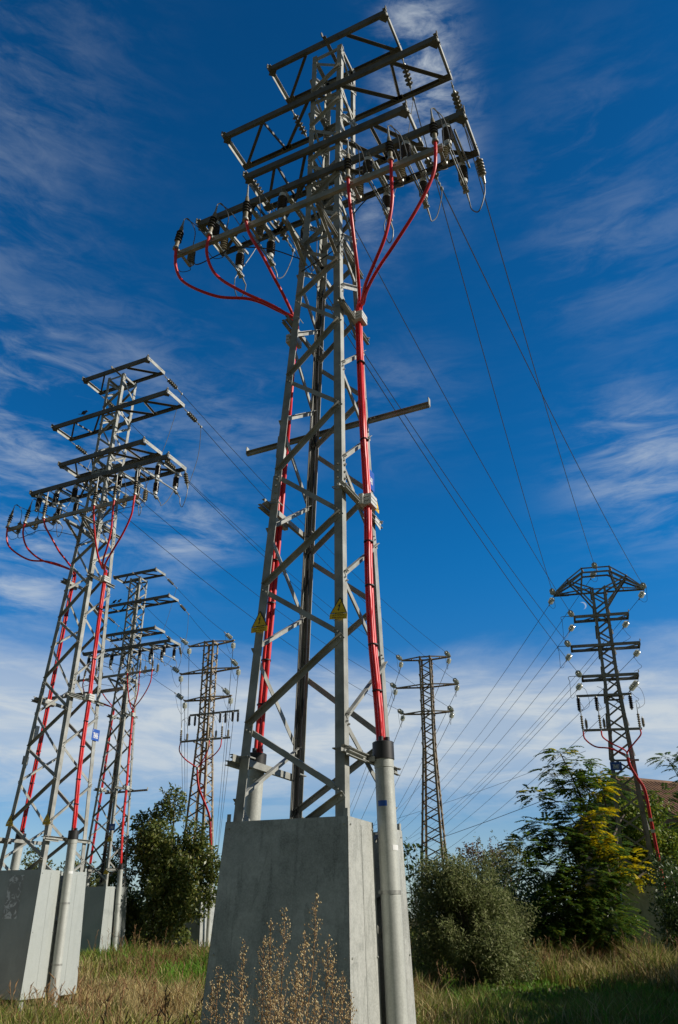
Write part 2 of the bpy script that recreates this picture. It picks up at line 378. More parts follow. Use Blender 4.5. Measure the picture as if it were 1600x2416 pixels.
# ------------------------------------------------------------ the grey cable pylon (three of them)
B0 = Body(.3136, .651, 2.56, 11.87, 16.35)
S = .40
ARMS = [(16.52, 1.254), (15.0, 2.171), (13.488, 1.558), (12.734, 2.492)]
LV = [1.3, 2.02, 2.815, 3.57, 4.495, 5.25, 6.10, 6.90, 7.80, 8.50, 9.35, 10.04, 10.62, 11.15, 11.68, 12.2, 12.72, 13.22, 13.7, 14.2, 14.7, 15.2, 15.7, 16.2]
TU = [-2.2, -1.55, -.875, .875, 1.55, 2.22]
DU = [-2.08, -1.42, -.72, .86, 1.52, 2.2]
def crossarm(root, z, L, diags, m='chord'):
    mb = MB()
    mb.chan((-L, -S, z), (L, -S, z), (0, 1, 0), (0, 0, 1), .135, .062, .008)
    for sx in (-1, 1):                                    # end lug with its hole
        mb.lathe((sx * (L + .012), -S - .012, z + .085), (1, 0, 0), [(-.008, .036), (.008, .036)], 12, 0, False)
        mb.bar((sx * (L + .012), -S - .012, z - .02), (sx * (L + .012), -S - .012, z + .085), .016, .07, (0, 1, 0))
        mb.bar((sx * (L - .11), -S + .01, z - .071), (sx * (L - .01), -S + .12, z - .071), .13, .008, (0, 0, 1))
    arm = mb.build('crossarm', m, root)
    mb = MB(); mb.chan((-L, S, z), (L, S, z), (0, -1, 0), (0, 0, 1), .11, .055, .008); mb.build('back_chord', m, arm)
    for sx in (-1, 1):
        mb = MB(); mb.ell((sx * (L + .006), -S - .03, z + .072), (sx * (L + .006), S + .03, z + .072), (0, 0, -1), (-sx, 0, 0), .115, .008, wd2=.06)
        for t in (-.3, -.24, .24, .3): mb.bolt((sx * (L + .006), t, z + .02), (sx, 0, 0), .011, .01)
        mb.build('end_plate', 'steel', arm)
        for uf, ub in diags:
            mb = MB(); mb.ell((sx * uf, -S + .065, z - .035), (sx * ub, S - .06, z - .035), (0, 0, -1), (sx, 0, 0), .055, .007, wd2=.05)
            mb.build('strut', m, arm)
            mb = MB(); mb.bar((sx * ub - .10, S - .075, z - .05), (sx * ub + .10, S - .075, z - .05), .11, .007, (0, 0, 1)); mb.build('gusset', m, arm)
    return arm
def termination(root, u, top):
    mb = MB(); p = V((u, -1.17, 11.20)); t = V(top); d = (t - p).normalized(); L = (t - p).length
    mb.lathe(p, d, [(0, .034, 2), (.0, .045, 2), (.035, .045, 2), (.04, .034, 1), (.15, .034, 1), (.16, .038, 1)]
             + sum([[(.16 + .062 * i + .012, .036, 1), (.16 + .062 * i + .02, .062, 3), (.16 + .062 * i + .03, .06, 3), (.16 + .062 * i + .045, .034, 3)] for i in range(4)], [])
             + [(.44, .036, 1), (.52, .026, 1), (.56, .018, 0), (L - .08, .014, 0), (L, .007, 0)], 10)
    mb.build('cable_termination', ['zinc', 'beige', 'white', 'black'], root)
    mb = MB(); mb.bar((u, -1.15, 11.22), (u, -1.03, 11.22), .03, .05); mb.lathe((u, -1.17, 11.19), (0, 0, 1), [(0, .05), (.03, .05)], 10)
    mb.bolt((u + .05, -1.06, 11.25), (0, 0, 1)); mb.bolt((u - .05, -1.06, 11.25), (0, 0, 1)); mb.build('cable_bracket', 'zinc', root)
def arrester(root, p):
    mb = MB(); pr = [(0, .03, 1), (.04, .035, 1)]
    for i in range(6): pr += [(.05 + .05 * i, .042, 0), (.06 + .05 * i, .066, 0), (.07 + .05 * i, .063, 0), (.085 + .05 * i, .042, 0)]
    pr += [(.36, .03, 1), (.42, .012, 1)]
    mb.lathe(p, (0, 0, 1), pr, 12); mb.bar(V(p) + V((0, 0, -.01)), V(p) + V((0, -.30, .03)), .05, .012, mi=1)
    mb.build('surge_arrester', ['beige', 'zinc'], root)
def post_insulator(parent, p, h=.44):
    mb = MB(); pr = [(0, .035, 1), (0, .062, 1), (.07, .062, 1), (.075, .05, 0)]
    n = 7
    for i in range(n):
        t = .08 + i * (h - .17) / n; k = (h - .17) / n
        pr += [(t, .064, 0), (t + k * .4, .082, 0), (t + k * .6, .082, 0), (t + k * .95, .064, 0)]
    pr += [(h - .08, .05, 1), (h - .075, .062, 1), (h, .062, 1)]
    mb.lathe(V(p) + V((0, 0, -h)), (0, 0, 1), pr, 12)
    mb.build('insulator', ['porcelain', 'white'], parent)
def disconnector(root, u):
    mb = MB(); mb.chan((u, -.46, 12.62), (u, .46, 12.66), (1, 0, 0), (0, 0, 1), .07, .05, .006)
    mb.chan((u + .11, -.3, 12.55), (u + .11, .5, 12.62), (-1, 0, 0), (0, 0, 1), .045, .03, .005)
    o = mb.build('disconnector', 'zinc', root)
    post_insulator(o, (u, -.40, 12.56), .46); post_insulator(o, (u, .40, 12.62), .46)
    mb = MB(); mb.bar((u, -.46, 12.07), (u, .52, 12.13), .022, .03); mb.bar((u + .04, -.40, 12.06), (u + .04, .46, 12.10), .012, .018)
    mb.box((u, -.42, 12.06), .07, .09, .05); mb.box((u, .44, 12.10), .07, .09, .06)
    mb.lathe((u - .05, .50, 12.08), (1, 0, 0), [(0, .025), (.1, .025)], 8); mb.tube([(u, .5, 12.10), (u, .66, 12.02)], [.02, .012], 6)
    mb.build('contact_blade', 'zinc', o)

def cladding(root, m, B, top=2.56, bot=.17, h0=.705, h1=.80, gap=(-.10, .10), tabs=True):
    """flared steel anti-climb skirt: front, back and two split side panels"""
    def hw(z): return h1 + (h0 - h1) * (z - bot) / (top - bot)
    t = .006
    def panel(n, a0, a1):
        """face normal n, spans fraction a0..a1 of the half width"""
        mb = MB(); n = V((*n, 0)); s_ = V((-n.y, n.x, 0))
        for k in range(1):
            pts = []
            for z in (bot, top):
                for a in (a0, a1):
                    aa = (a * hw(z)) if abs(a) == 1 else a
                    pts.append(n * hw(z) + s_ * aa + V((0, 0, z)))
            inn = [p - n * t for p in pts]
            mb.add(pts + inn, [(0, 1, 3, 2), (5, 4, 6, 7), (0, 2, 6, 4), (1, 5, 7, 3), (2, 3, 7, 6), (0, 4, 5, 1)])
        if abs(a0) != 1 or abs(a1) != 1:
            sv = (a0 * hw(top) if abs(a0) == 1 else a0) * .5 + (a1 * hw(top) if abs(a1) == 1 else a1) * .5
            mb.bar(n * (hw(bot + .05) + .001) + s_ * sv + V((0, 0, bot + .05)), n * (hw(top - .05) + .001) + s_ * sv + V((0, 0, top - .05)), .012, .005, n)
        # folded stiffening lip along the top
        z = top; p = n * (hw(z) - .012) + V((0, 0, z - .012))
        a = (a0 * hw(z) if abs(a0) == 1 else a0); b = (a1 * hw(z) if abs(a1) == 1 else a1)
        mb.bar(p + s_ * (a + .012), p + s_ * (b - .012), .012, .02)
        if tabs:
            for e in (a, b):
                if abs(abs(e) - hw(z)) < .01:
                    e2 = e - math.copysign(.03, e); mb.bar(n * (hw(z) - .01) + s_ * e2 + V((0, 0, z - .02)), n * (hw(z) - .01) + s_ * e2 + V((0, 0, z + .075)), .045, .006, n)
        for zz in (top - .07, (top + bot) / 2, bot + .1):
            for e in (a, b):
                q = hw(zz) * math.copysign(1, e) - math.copysign(.05, e) if abs(abs(e) - hw(top)) < .01 else e + (-.04 if e == b else .04)
                mb.bolt(n * hw(zz) + s_ * q + V((0, 0, zz)), n, .011, .008)
        mb.build('cladding_panel', m, root)
    panel((0, -1), -1, 1); panel((0, 1), -1, 1)
    for sx in (1, -1):
        panel((sx, 0), -1, gap[0]); panel((sx, 0), gap[1], 1)
    # bent channel closing each slot, set back behind the panels
    for sx in (1, -1):
        mb = MB()
        for z0_, z1_ in ((bot, top),):
            p = V((sx * (hw(z0_) - .16), 0, z0_)); q = V((sx * (hw(z1_) - .16), 0, z1_ - .01))
            mb.bar(p, q, .24, .005, (1, 0, 0))
        mb.build('slot_channel', m, root)

CLEG = [2.85, 1.19]
def cable_run(root, side, top_paths, run, m='red', zb=3.36):
    """three sheathed cables: loose tails from the terminations, then a bundle down the side face"""
    offs = [(.0, -.031), (.0, .031), (-.047, 0)]
    for i, tp in enumerate(top_paths):
        ou, ov = offs[i]
        pts = [tuple(p) for p in tp[:-1]] + [(u + side * ou, v + ov, z) for u, v, z in run]
        mb = MB(); pa = curve(pts, 8); mb.tube(pa, .0245, 9); mb.build('red_cable', m, root)
    for k, (u, v, z) in enumerate(run[1:-1]):
        pass
def pylon_extras_cables(root):
    RR = [(.530, 0, 9.70), (.575, 0, 8.04), (.625, 0, 6.9), (.648, 0, 6.40), (.655, 0, 5.44), (.69, 0, 4.6), (.755, 0, 3.85), (.785, 0, 3.40), (.79, 0, 3.25)]
    LR_ = [(-.60, 0, 9.95), (-.62, 0, 9.3), (-.65, 0, 8.04), (-.70, 0, 6.4), (-.76, 0, 4.9), (-.80, 0, 3.9), (-.815, 0, 3.4), (-.815, 0, 3.25)]
    R1 = [(.878, -1.17, 11.22), (.862, -1.09, 10.9), (.828, -.874, 10.354), (.775, -.626, 9.98), (.657, -.30, 9.80), (.5, 0, 9.73)]
    R2 = [(1.555, -1.17, 11.22), (1.545, -1.15, 10.9), (1.51, -1.07, 10.433), (1.356, -.945, 10.024), (1.108, -.756, 9.80), (.84, -.48, 9.74), (.66, -.2, 9.76), (.522, 0, 9.72)]
    R3 = [(2.222, -1.17, 11.22), (2.21, -1.165, 10.96), (2.14, -1.107, 10.649), (1.861, -.991, 10.275), (1.473, -.842, 9.943), (1.101, -.62, 9.80), (.826, -.38, 9.74), (.66, -.15, 9.74), (.55, 0, 9.7)]
    L1 = [(-2.2, -1.17, 11.22), (-2.198, -1.09, 10.836), (-2.082, -.945, 10.587), (-1.58, -.756, 10.27), (-1.124, -.533, 10.22), (-.84, -.25, 10.15), (-.64, 0, 10.03)]
    L2 = [(-1.547, -1.17, 11.22), (-1.616, -1.09, 10.901), (-1.499, -.945, 10.516), (-1.131, -.756, 10.19), (-.86, -.45, 10.11), (-.70, -.2, 10.07), (-.62, 0, 10.03)]
    L3 = [(-.875, -1.17, 11.22), (-.849, -1.065, 10.985), (-.72, -.874, 10.667), (-.63, -.626, 10.37), (-.60, -.333, 10.2), (-.60, 0, 10.1)]
    cable_run(root, 1, [R1, R3, R2], RR); cable_run(root, -1, [L1, L3, L2], LR_)
    def at(run, z):
        for (u0, v0, z0), (u1, v1, z1) in zip(run, run[1:]):
            if z1 <= z <= z0: return u0 + (u1 - u0) * (z0 - z) / (z0 - z1)
        return run[-1][0]
    for sd, run in ((1, RR), (-1, LR_)):
        for z in (8.75, 7.4, 5.85, 5.25, 4.5, 3.95):
            u = at(run, z); mb = MB(); mb.lathe((u - sd * .012, 0, z), (0, 0, 1), [(0, .055), (0, .0625), (.014, .0625), (.014, .055)], 12); mb.build('cable_tie', 'black', root)
        for z in (9.60, 6.43):
            u = at(run, z); mb = MB()
            for k in range(3): mb.box((u, 0, z + .055 * (k - 1)), .15, .19, .042)
            mb.box((u - sd * .055, 0, z), .06, .26, .15); mb.build('cable_clamp', 'white', root)
    # brackets that hold the clamps and the conduits
    for sd in (1, -1):
        for z in (9.58, 6.40, 3.20):
            ww = B0.w(z) + .016; mb = MB()
            mb.chan((sd * ww, -ww - .11, z), (sd * ww, ww + .11, z), (sd, 0, 0), (0, 0, 1), .075, .045, .006)
            mb.chan((sd * (ww + .06), -ww - .11, z - .05), (sd * (ww + .06), -ww + .3, z - .05), (sd, 0, 0), (0, 0, 1), .05, .04, .006)
            for sv in (-1, 1):                              # U-bolt round the leg
                mb.tube([(sd * (ww + .05), sv * (ww + .03), z + .02), (sd * (ww - .13), sv * (ww + .03), z + .02), (sd * (ww - .13), sv * (ww - .13), z + .02)], .008, 6)
                mb.bolt((sd * (ww + .05), sv * (ww + .03), z + .02), (sd, 0, 0), .014, .02)
            mb.build('support_bracket', 'steel', root)
        for z, u0 in ((3.2, .79),):
            mb = MB(); mb.bar((sd * (B0.w(3.2) + .03), -.08, 3.2), (sd * .74, -.08, 3.2), .06, .05); mb.bar((sd * (B0.w(3.2) + .03), .08, 3.2), (sd * .74, .08, 3.2), .06, .05)
            mb.build('pipe_clamp', 'zinc', root)
    # conduits
    for sd in (1, -1):
        p0 = V((sd * (.925 if sd > 0 else .90), 0, -.2)); p1 = V((sd * .795 if sd > 0 else -.82, 0, 3.22)); d = (p1 - p0).normalized(); Lp = (p1 - p0).length
        mb = MB(); mb.lathe(p0, d, [(0, .101), (Lp - .11, .101), (Lp - .105, .106), (Lp, .106), (Lp, .09)], 28); pp = mb.build('conduit_pipe', 'pipe', root)
        for zz in (.75, 1.9):
            q = p0 + d * (zz + .2); mb = MB(); mb.lathe(q, d, [(0, .101), (0, .1055), (.035, .1055), (.035, .101)], 28); mb.box(q + V((-sd * .12, .06, .02)), .10, .02, .035); mb.box(q + V((-sd * .12, -.06, .02)), .10, .02, .035); mb.build('pipe_strap', 'zinc', pp)
        mb = MB(); mb.lathe(p1, d, [(-.02, .116), (.16, .117), (.165, .11), (.17, .05)], 28)
        for a in range(3):
            q = p1 + d * .15 + V((.045 * math.cos(2.1 * a + .4), .045 * math.sin(2.1 * a + .4), 0)); mb.tube([q, q + V((0, 0, .07))], .029, 10)
        mb.build('black_cap', 'black', pp)

def make_pylon():
    root = empty('lattice_pylon', Matrix())
    lattice(root, B0, LV, heads=(11.3, 12.68, 12.95, 13.43, 14.94, 16.3))
    for z in (6.62, 10.95):
        for sx, sy in ((-1, -1), (1, -1), (1, 1), (-1, 1)):
            mb = MB(); ww = B0.w(z); ex, ey = -sx, -sy; c = V((sx * (ww + .008), sy * (ww + .008), z))
            sl_ = (B0.w(z - .22) - B0.w(z + .22)) / 2
            p = c + V((sx * sl_, sy * sl_, -.22)); q = c + V((-sx * sl_, -sy * sl_, .22))
            mb.ell(p, q, (ex, 0, 0), (0, ey, 0), .10, .008)
            for k in range(4):
                zz = -.16 + k * .105
                mb.bolt(c + V((ex * .06 - sx * sl_ * zz * 4.5, -sy * sl_ * zz * 4.5, zz)), (0, sy, 0), .017, .016)
                mb.bolt(c + V((-sx * sl_ * zz * 4.5, ey * .06 - sy * sl_ * zz * 4.5, zz)), (sx, 0, 0), .017, .016)
            mb.build('splice_plate', 'steel', root)
    crossarm(root, *ARMS[0], [(.42, 1.15)])
    crossarm(root, *ARMS[1], [(.33, 1.15), (1.28, 1.17), (1.30, 2.06)])
    crossarm(root, *ARMS[2], [(.33, .86), (.88, .90), (.95, 1.48)])
    crossarm(root, *ARMS[3], [(.33, 1.22), (1.28, 1.24), (1.30, 2.38)])
    mb = MB(); mb.ell((0, -.52, 16.45), (0, .46, 16.45), (0, 0, 1), (1, 0, 0), .07, .008); mb.lathe((0, -.53, 16.50), (1, 0, 0), [(-.01, .045), (.01, .045)], 12, 0, False)
    mb.build('earth_wire_bar', 'chord', root)
    # cable beam on its two outriggers
    mb = MB(); mb.chan((-2.295, -1.085, 11.194), (2.295, -1.085, 11.194), (0, 1, 0), (0, 0, 1), .10, .06, .008)
    cb_ = mb.build('cable_beam', 'steel', root)
    for u in (-.27, .27):
        mb = MB(); mb.chan((u, -1.03, 11.13), (u, .62, 11.13), (1 if u > 0 else -1, 0, 0), (0, 0, 1), .08, .05, .007)
        for k in range(9): mb.bolt((u + .02, -.9 + k * .16, 11.088), (0, 0, -1), .012, .006)
        mb.ell((u, -.92, 11.09), (u, -.34, 10.72), (1, 0, 0), (0, 0, -1), .05, .007)
        mb.build('outrigger', 'steel', cb_)
    tops = [(-2.15, -1.13, 11.90), (-1.50, -1.12, 11.94), (-.89, -1.17, 12.02), (.873, -1.17, 12.06), (1.52, -1.16, 12.0), (2.19, -1.16, 11.97)]
    for u, t in zip(TU, tops): termination(root, u, t)
    for u in TU: arrester(root, (u + .02, -.80, 11.16))
    for u in DU: disconnector(root, u)
    # conductor tails: termination tip -> arrester -> disconnector, and the earth lead under the beam
    for (u, t), du in zip(zip(TU, tops), DU):
        t = V(t)
        wire_part(root, [t, t + V((.05, .05, .03)), t + V((.09, .20, -.12)), (u + .02, -.80, 11.58)])
        wire_part(root, [t + V((.03, .02, .02)), t + V((.12, .2, -.02)), ((u + du) / 2 + .08, -.62, 11.95), (du, -.45, 12.06)])
        wire_part(root, [(u + .02, -.80, 11.14), (u + .05, -.82, 11.03), (u - .05, -.92, 10.95), (u - .15, -1.0, 11.1)], .006, 'dwire')
    wire_part(root, [(-2.0, -.93, 11.2), (-1.9, -.97, 10.9), (-1.5, -.95, 10.95), (-1.2, -.9, 11.02), (-.7, -.7, 10.95), (-.34, -.36, 10.9)], .009, 'dwire')
    wire_part(root, [(2.35, -.93, 11.2), (2.2, -.97, 11.0), (1.6, -.95, 11.02), (1.1, -.9, 10.98), (.6, -.65, 10.9), (.3, -.36, 10.85), (-.3, -.37, 10.6)], .009, 'dwire')
    # control cables clipped up the inside of the back leg
    for k, (o1, o2) in enumerate(((.05, .03), (.08, .06), (.03, .09))):
        pts = [(-B0.w(z) + o1 + .012 * math.sin(z * 3 + k), B0.w(z) - o2, z) for z in (2.2, 3.5, 4.6, 5.8, 7.0, 8.2, 9.5, 10.8)]
        wire_part(root, pts, .011 - .002 * k, 'black', 'control_cable')
    pylon_extras_cables(root)
    return root

pyl = make_pylon()
T = [(-.2456, 8.8504, -.453, .010, .011, 0), (-6.7336, 19.027, -.443, .001, -.003, .0424), (-9.778, 35.24, -.397, -.014, -.005, .2248)]
roots = [pyl, copy_tree(pyl), copy_tree(pyl)]
GP = 'grey lattice pylons with red cables standing in a row'
LAB = ['tallest grey pylon, in the foreground centre, red cables running to its big clad base',
       'grey pylon at the left edge bearing blue number plate 78486',
       'distant grey pylon just right of the left-edge one, two birds on its arm']
for r, t, l in zip(roots, T, LAB):
    r.matrix_world = root_matrix(*t); tag(r, l, 'pylon', GP)
cladding(roots[0], 'clad', B0, bot=.17)
for r in roots[1:]: cladding(r, 'clad_flat', B0, bot=.19, h1=.80)
for r in roots:
    pass
bpy.context.view_layer.update()
def L2W(r, p): return r.matrix_world @ V(p)
def W2L(r, p): return r.matrix_world.inverted() @ V(p)

# horizontal bar bolted across the back faces
for r, (z, u0, u1) in zip(roots, ((8.07, -1.62, 1.38), (6.72, -1.5, 1.22), (6.36, -.9, 1.36))):
    mb = MB(); v = B0.w(z) + .045
    mb.chan((u0, v, z), (u1, v, z), (0, -1, 0), (0, 0, 1), .078, .05, .007)
    for u in (u0, u1): mb.box((u, v - .02, z + .045), .012, .07, .13)
    for u in (-.5, -.44, .44, .5, .56): mb.bolt((u, v, z - .01), (0, 1, 0)); mb.bolt((u, v - .05, z), (0, -1, 0))
    mb.build('long_crossbar', 'steel', r)

# warning signs, number plates
def warning_sign(root, c, ax, ay, tilt=0, k=1.0):
    ax, ay = V(ax).normalized(), V(ay).normalized(); n = ax.cross(ay)
    q = Matrix.Rotation(tilt, 3, n); ax = q @ ax; ay = q @ ay; c = V(c); mb = MB()
    def P(x, y, h=0): return c + ax * x * k + ay * y * k + n * h
    def poly(pts, h, mi, th=0.0):
        nn = len(pts)
        if th: mb.add([P(x, y, h) for x, y in pts] + [P(x, y, h - th) for x, y in pts], [tuple(range(nn)), tuple(range(2 * nn - 1, nn - 1, -1))] + [((i + 1) % nn, i, nn + i, nn + (i + 1) % nn) for i in range(nn)], mi)
        else: mb.add([P(x, y, h) for x, y in pts], [tuple(range(nn))], mi)
    poly([(-.088, -.02), (.088, -.02), (.008, .135), (-.008, .135)], .003, 1, .003)
    poly([(-.077, -.014), (.077, -.014), (.0, .126)], .0042, 0)
    poly([(-.09, -.075), (.09, -.075), (.09, -.022), (-.09, -.022)], .003, 0, .003)
    poly([(.012, .092), (-.016, .048), (-.001, .052), (-.008, .018), (-.014, .018), (-.002, .0), (.006, .022), (.001, .021), (.012, .064), (-.002, .060), (.020, .092)], .0055, 1)
    text_mesh(mb, 'ALTA TENSION', P(0, -.038, .0035), ax, ay, (.018 * k, .017 * k), 1, n, .01)
    text_mesh(mb, 'Peligro de Muerte', P(0, -.060, .0035), ax, ay, (.017 * k, .017 * k), 2, n, .01)
    return mb.build('warning_sign', ['yellow', 'blackpaint', 'redprint'], root)
def number_plate(root, body, c, ax, ay, wd, ht, tsz, small=None, fat=.02):
    ax, ay = V(ax).normalized(), V(ay).normalized(); n = ax.cross(ay); c = V(c); mb = MB()
    pts = [(-wd / 2, -ht / 2), (wd / 2, -ht / 2), (wd / 2, ht / 2), (-wd / 2, ht / 2)]
    mb.add([c + ax * x + ay * y + n * h for h in (0, -.003) for x, y in pts], [(0, 1, 2, 3), (7, 6, 5, 4), (1, 0, 4, 5), (2, 1, 5, 6), (3, 2, 6, 7), (0, 3, 7, 4)], 0)
    text_mesh(mb, body, c - ay * ht * .08, ax, ay, tsz, 1, n, fat)
    if small: text_mesh(mb, small, c + ay * ht * .36 - ax * wd * .36, ax, ay, (tsz[0] * .6, tsz[1] * .35), 1, n, fat)
    return mb.build('number_plate', ['blue', 'whitep'], root)
w_ = B0.w
def front(r, u, z, tilt=0, k=1.22): warning_sign(r, (u, -w_(z) - .022, z), (1, 0, 0), (0, 0, 1), tilt, k)
front(roots[0], -w_(4.76) + .055, 4.74, .0); front(roots[0], w_(4.72) - .045, 4.74, -.10)
front(roots[1], -w_(3.6) + .05, 3.57); front(roots[1], w_(3.6) - .06, 3.56)
front(roots[2], w_(4.4) - .055, 4.35, 0, 1.3); front(roots[2], w_(3.1) - .055, 3.1)
RX = (0, 1, 0)
number_plate(roots[0], '78481', (w_(7.0) + .02, w_(7.0) - .10, 7.02), RX, (0, 0, 1), .24, .30, (.058, .15), '1')
warning_sign(roots[0], (w_(6.5) + .05, w_(6.5) - .06, 6.62), RX, (0, 0, 1), 0, 1.0)
mb = MB(); mb.bar((w_(6.3) + .05, w_(6.3) - .12, 6.40), (w_(6.3) + .05, w_(6.3) + .06, 6.36), .004, .12); mb.build('tag_plate', 'white', roots[0])
number_plate(roots[1], '78486', (w_(5.6) + .03, w_(5.6) - .06, 5.62), RX, (0, 0, 1), .26, .27, (.070, .19), '1')
number_plate(roots[2], '78485', (w_(4.8) + .0, -w_(4.8) - .02, 4.80), (1, 0, 0), (0, 0, 1), .30, .26, (.07, .16))
for r, z in ((roots[0], 7.35), (roots[1], 5.62)):
    mb = MB(); mb.bar((-w_(z) - .05, -w_(z) + .16, z - .17), (-w_(z) - .03, -w_(z) + .16, z + .17), .24, .004, (1, 0, 0)); mb.build('blank_plate', 'white', r)
mb = MB(); mb.bar((-w_(4.9) - .06, -w_(4.9) + .1, 4.85), (-w_(4.9) - .05, -w_(4.9) + .1, 5.05), .18, .004, (1, 0, 0)); mb.build('blank_plate', 'white', roots[1])
# stickers on the right-hand conduit of the front pylon
def sticker(r, z, a0, a1, h, m, name='sticker'):
    mb = MB(); u = .925 + (.795 - .925) * (z + .2) / 3.42; n = 8; vs = []; fs = []
    for i in range(n + 1):
        a = R_(a0 + (a1 - a0) * i / n); x = u + .1025 * math.cos(a); y = .1025 * math.sin(a); vs += [(x, y, z), (x - .038 * h, y, z + h)]
    for i in range(n): fs.append((2 * i, 2 * i + 2, 2 * i + 3, 2 * i + 1))
    mb.add(vs, fs, 0, True); mb.build(name, m, r)
sticker(roots[0], 2.72, -120, -62, .055, 'blue'); sticker(roots[0], 2.30, -42, 12, .05, 'whitep')
sticker(roots[1], 2.50, -50, 12, .05, 'whitep')
# remains of a poster on the left-edge pylon's shaded panel
pm = bpy.data.materials.new('torn_paper'); pm.use_nodes = True; n_ = pm.node_tree; b_ = n_.nodes['Principled BSDF']; b_.inputs['Roughness'].default_value = .8
tc_ = n_.nodes.new('ShaderNodeTexCoord')
f_ = sstep(n_, noise(n_, tc_.outputs['Object'], 7, 7, .65, .8), .42, .50); n_.links.new(mixc(n_, f_, (.80, .84, .86), (.36, .38, .38)), b_.inputs['Base Color'])
MT['paper'] = pm
mb = MB(); hwz = lambda z: .80 + (.705 - .80) * (z - .19) / (2.56 - .19)
mb.add([(-.16, -hwz(1.62) - .002, 1.62), (.27, -hwz(1.62) - .002, 1.62), (.25, -hwz(2.46) - .002, 2.46), (-.18, -hwz(2.46) - .002, 2.46)], [(0, 1, 2, 3)]); mb.build('poster_remains', 'paper', roots[1])

# ------------------------------------------------------------ arched dark pylon on the right
BR = Body(.315, .651, 2.6, 10.5, 14.8)
r_arch = empty('lattice_pylon', root_matrix(11.725 - .34, 32.0 + .1, -.29, .027, 0, 0)); bpy.context.view_layer.update()
lv = [2.2]
while lv[-1] < 14.6: lv.append(lv[-1] + max(.46, .95 - .045 * lv[-1]))
lattice(r_arch, BR, lv, 'darksteel', fl=.12, bw=.065, heads=(9.9, 10.75, 12.1, 13.45, 14.75), bolts=False)
def arch_truss(v0):
    """front or back plane of the arch"""
    mb = MB(); y = lambda u: v0 * (1 - .80 * abs(u) / 2.0)
    P = lambda u, z: V((u, y(u), z))
    A = [(-1.98, 14.74), (-1.30, 15.35), (-.62, 15.82), (.60, 15.80), (1.26, 15.33), (1.95, 14.72)]
    I = [(-1.98, 14.70), (-1.22, 15.16), (-.58, 15.60), (.50, 15.60), (1.18, 15.14), (1.95, 14.68)]
    segs = list(zip(A, A[1:])) + list(zip(I, I[1:]))
    segs += [((-1.98, 14.70), (-.3, 14.80)), ((1.95, 14.68), (.3, 14.80)), ((-1.3, 15.33), (-.3, 14.82)), ((1.26, 15.31), (.3, 14.82)),
             ((-.62, 15.8), (-.78, 14.78)), ((.60, 15.8), (.80, 14.78)), ((-1.3, 15.33), (-.78, 14.76)), ((1.26, 15.31), (.80, 14.76)),
             ((-.78, 14.76), (-.3, 14.05)), ((.80, 14.76), (.3, 14.05)), ((1.26, 15.3), (.31, 14.15)), ((-1.98, 14.7), (-1.3, 14.72)), ((-1.3, 15.3), (-1.3, 14.74)), ((1.26, 15.3), (1.26, 14.74))]
    for (a, b), (c, d) in segs: mb.ell(P(a, b), P(c, d), (0, 0, -1), (0, 1 if v0 < 0 else -1, 0), .065, .008)
    return mb
ar = arch_truss(-.36).build('arched_crossarm', 'darksteel', r_arch); arch_truss(.36).build('back_truss', 'darksteel', ar)
for (u, z) in ((-1.3, 15.35), (-.62, 15.82), (0, 15.81), (.6, 15.8), (1.26, 15.33), (-1.0, 14.76), (1.0, 14.76), (-1.6, 14.73), (1.6, 14.71)):
    mb = MB(); yy = .36 * (1 - .8 * abs(u) / 2); mb.bar((u, -yy, z), (u + .1, yy, z), .04, .04); mb.build('cross_tie', 'rust', ar)
def twin_arm(root, z, uL, uR, m, s=.36, drop=0.0):
    mb = MB(); mb.chan((uL, -s, z), (uR, -s, z), (0, 1, 0), (0, 0, 1), .12, .06, .009)
    for u in (uL, uR): mb.ell((u, -s - .02, z), (u, s + .02, z), (0, 0, -1), (1 if u < 0 else -1, 0, 0), .09, .008); mb.bolt((u, -s - .03, z + .07), (0, 0, 1), .03, .05)
    a = mb.build('crossarm', m, root)
    mb = MB(); mb.chan((uL, s, z), (uR, s, z), (0, -1, 0), (0, 0, 1), .12, .06, .009); mb.build('back_chord', m, a)
    for u0, u1 in ((uL + .05, -.32), (.32, uR - .05)):
        mb = MB(); mb.ell((u0, s - .05, z - .03), (u1, -s + .05, z - .03), (0, 0, -1), (1, 0, 0), .055, .007); mb.build('strut', m, a)
    return a
RARM = [(13.46, -1.22, 1.11), (12.11, -1.50, 1.38), (10.76, -1.20, 1.12)]
for z, a, b in RARM: twin_arm(r_arch, z, a, b, 'darksteel')
# cable and switch beams: (z, uL, uR, v)
def single_beam(root, z, uL, uR, v, m, h=.09):
    mb = MB(); mb.chan((uL, v, z), (uR, v, z), (0, 1, 0), (0, 0, 1), h, .07, .008); o = mb.build('equipment_beam', m, root)
    mb = MB()
    for u in (-.3, .3): mb.bar((u, v, z - .06), (u, .3, z - .06), .05, .06)
    mb.build('outrigger', m, o); return o
def hang_post(root, p, h=.6, sc=1.0):
    mb = MB(); pr = [(0, .03, 1), (.04, .05, 1)]
    for i in range(7): t = .05 + i * (h - .1) / 7; k = (h - .1) / 7; pr += [(t, .05 * sc, 0), (t + k * .4, .085 * sc, 0), (t + k * .6, .085 * sc, 0), (t + k * .95, .05 * sc, 0)]
    pr += [(h - .04, .05, 1), (h, .03, 1)]
    mb.lathe(V(p) + V((0, 0, -h)), (0, 0, 1), pr, 10); mb.build('fuse_insulator', ['porcelain', 'zinc'], root)
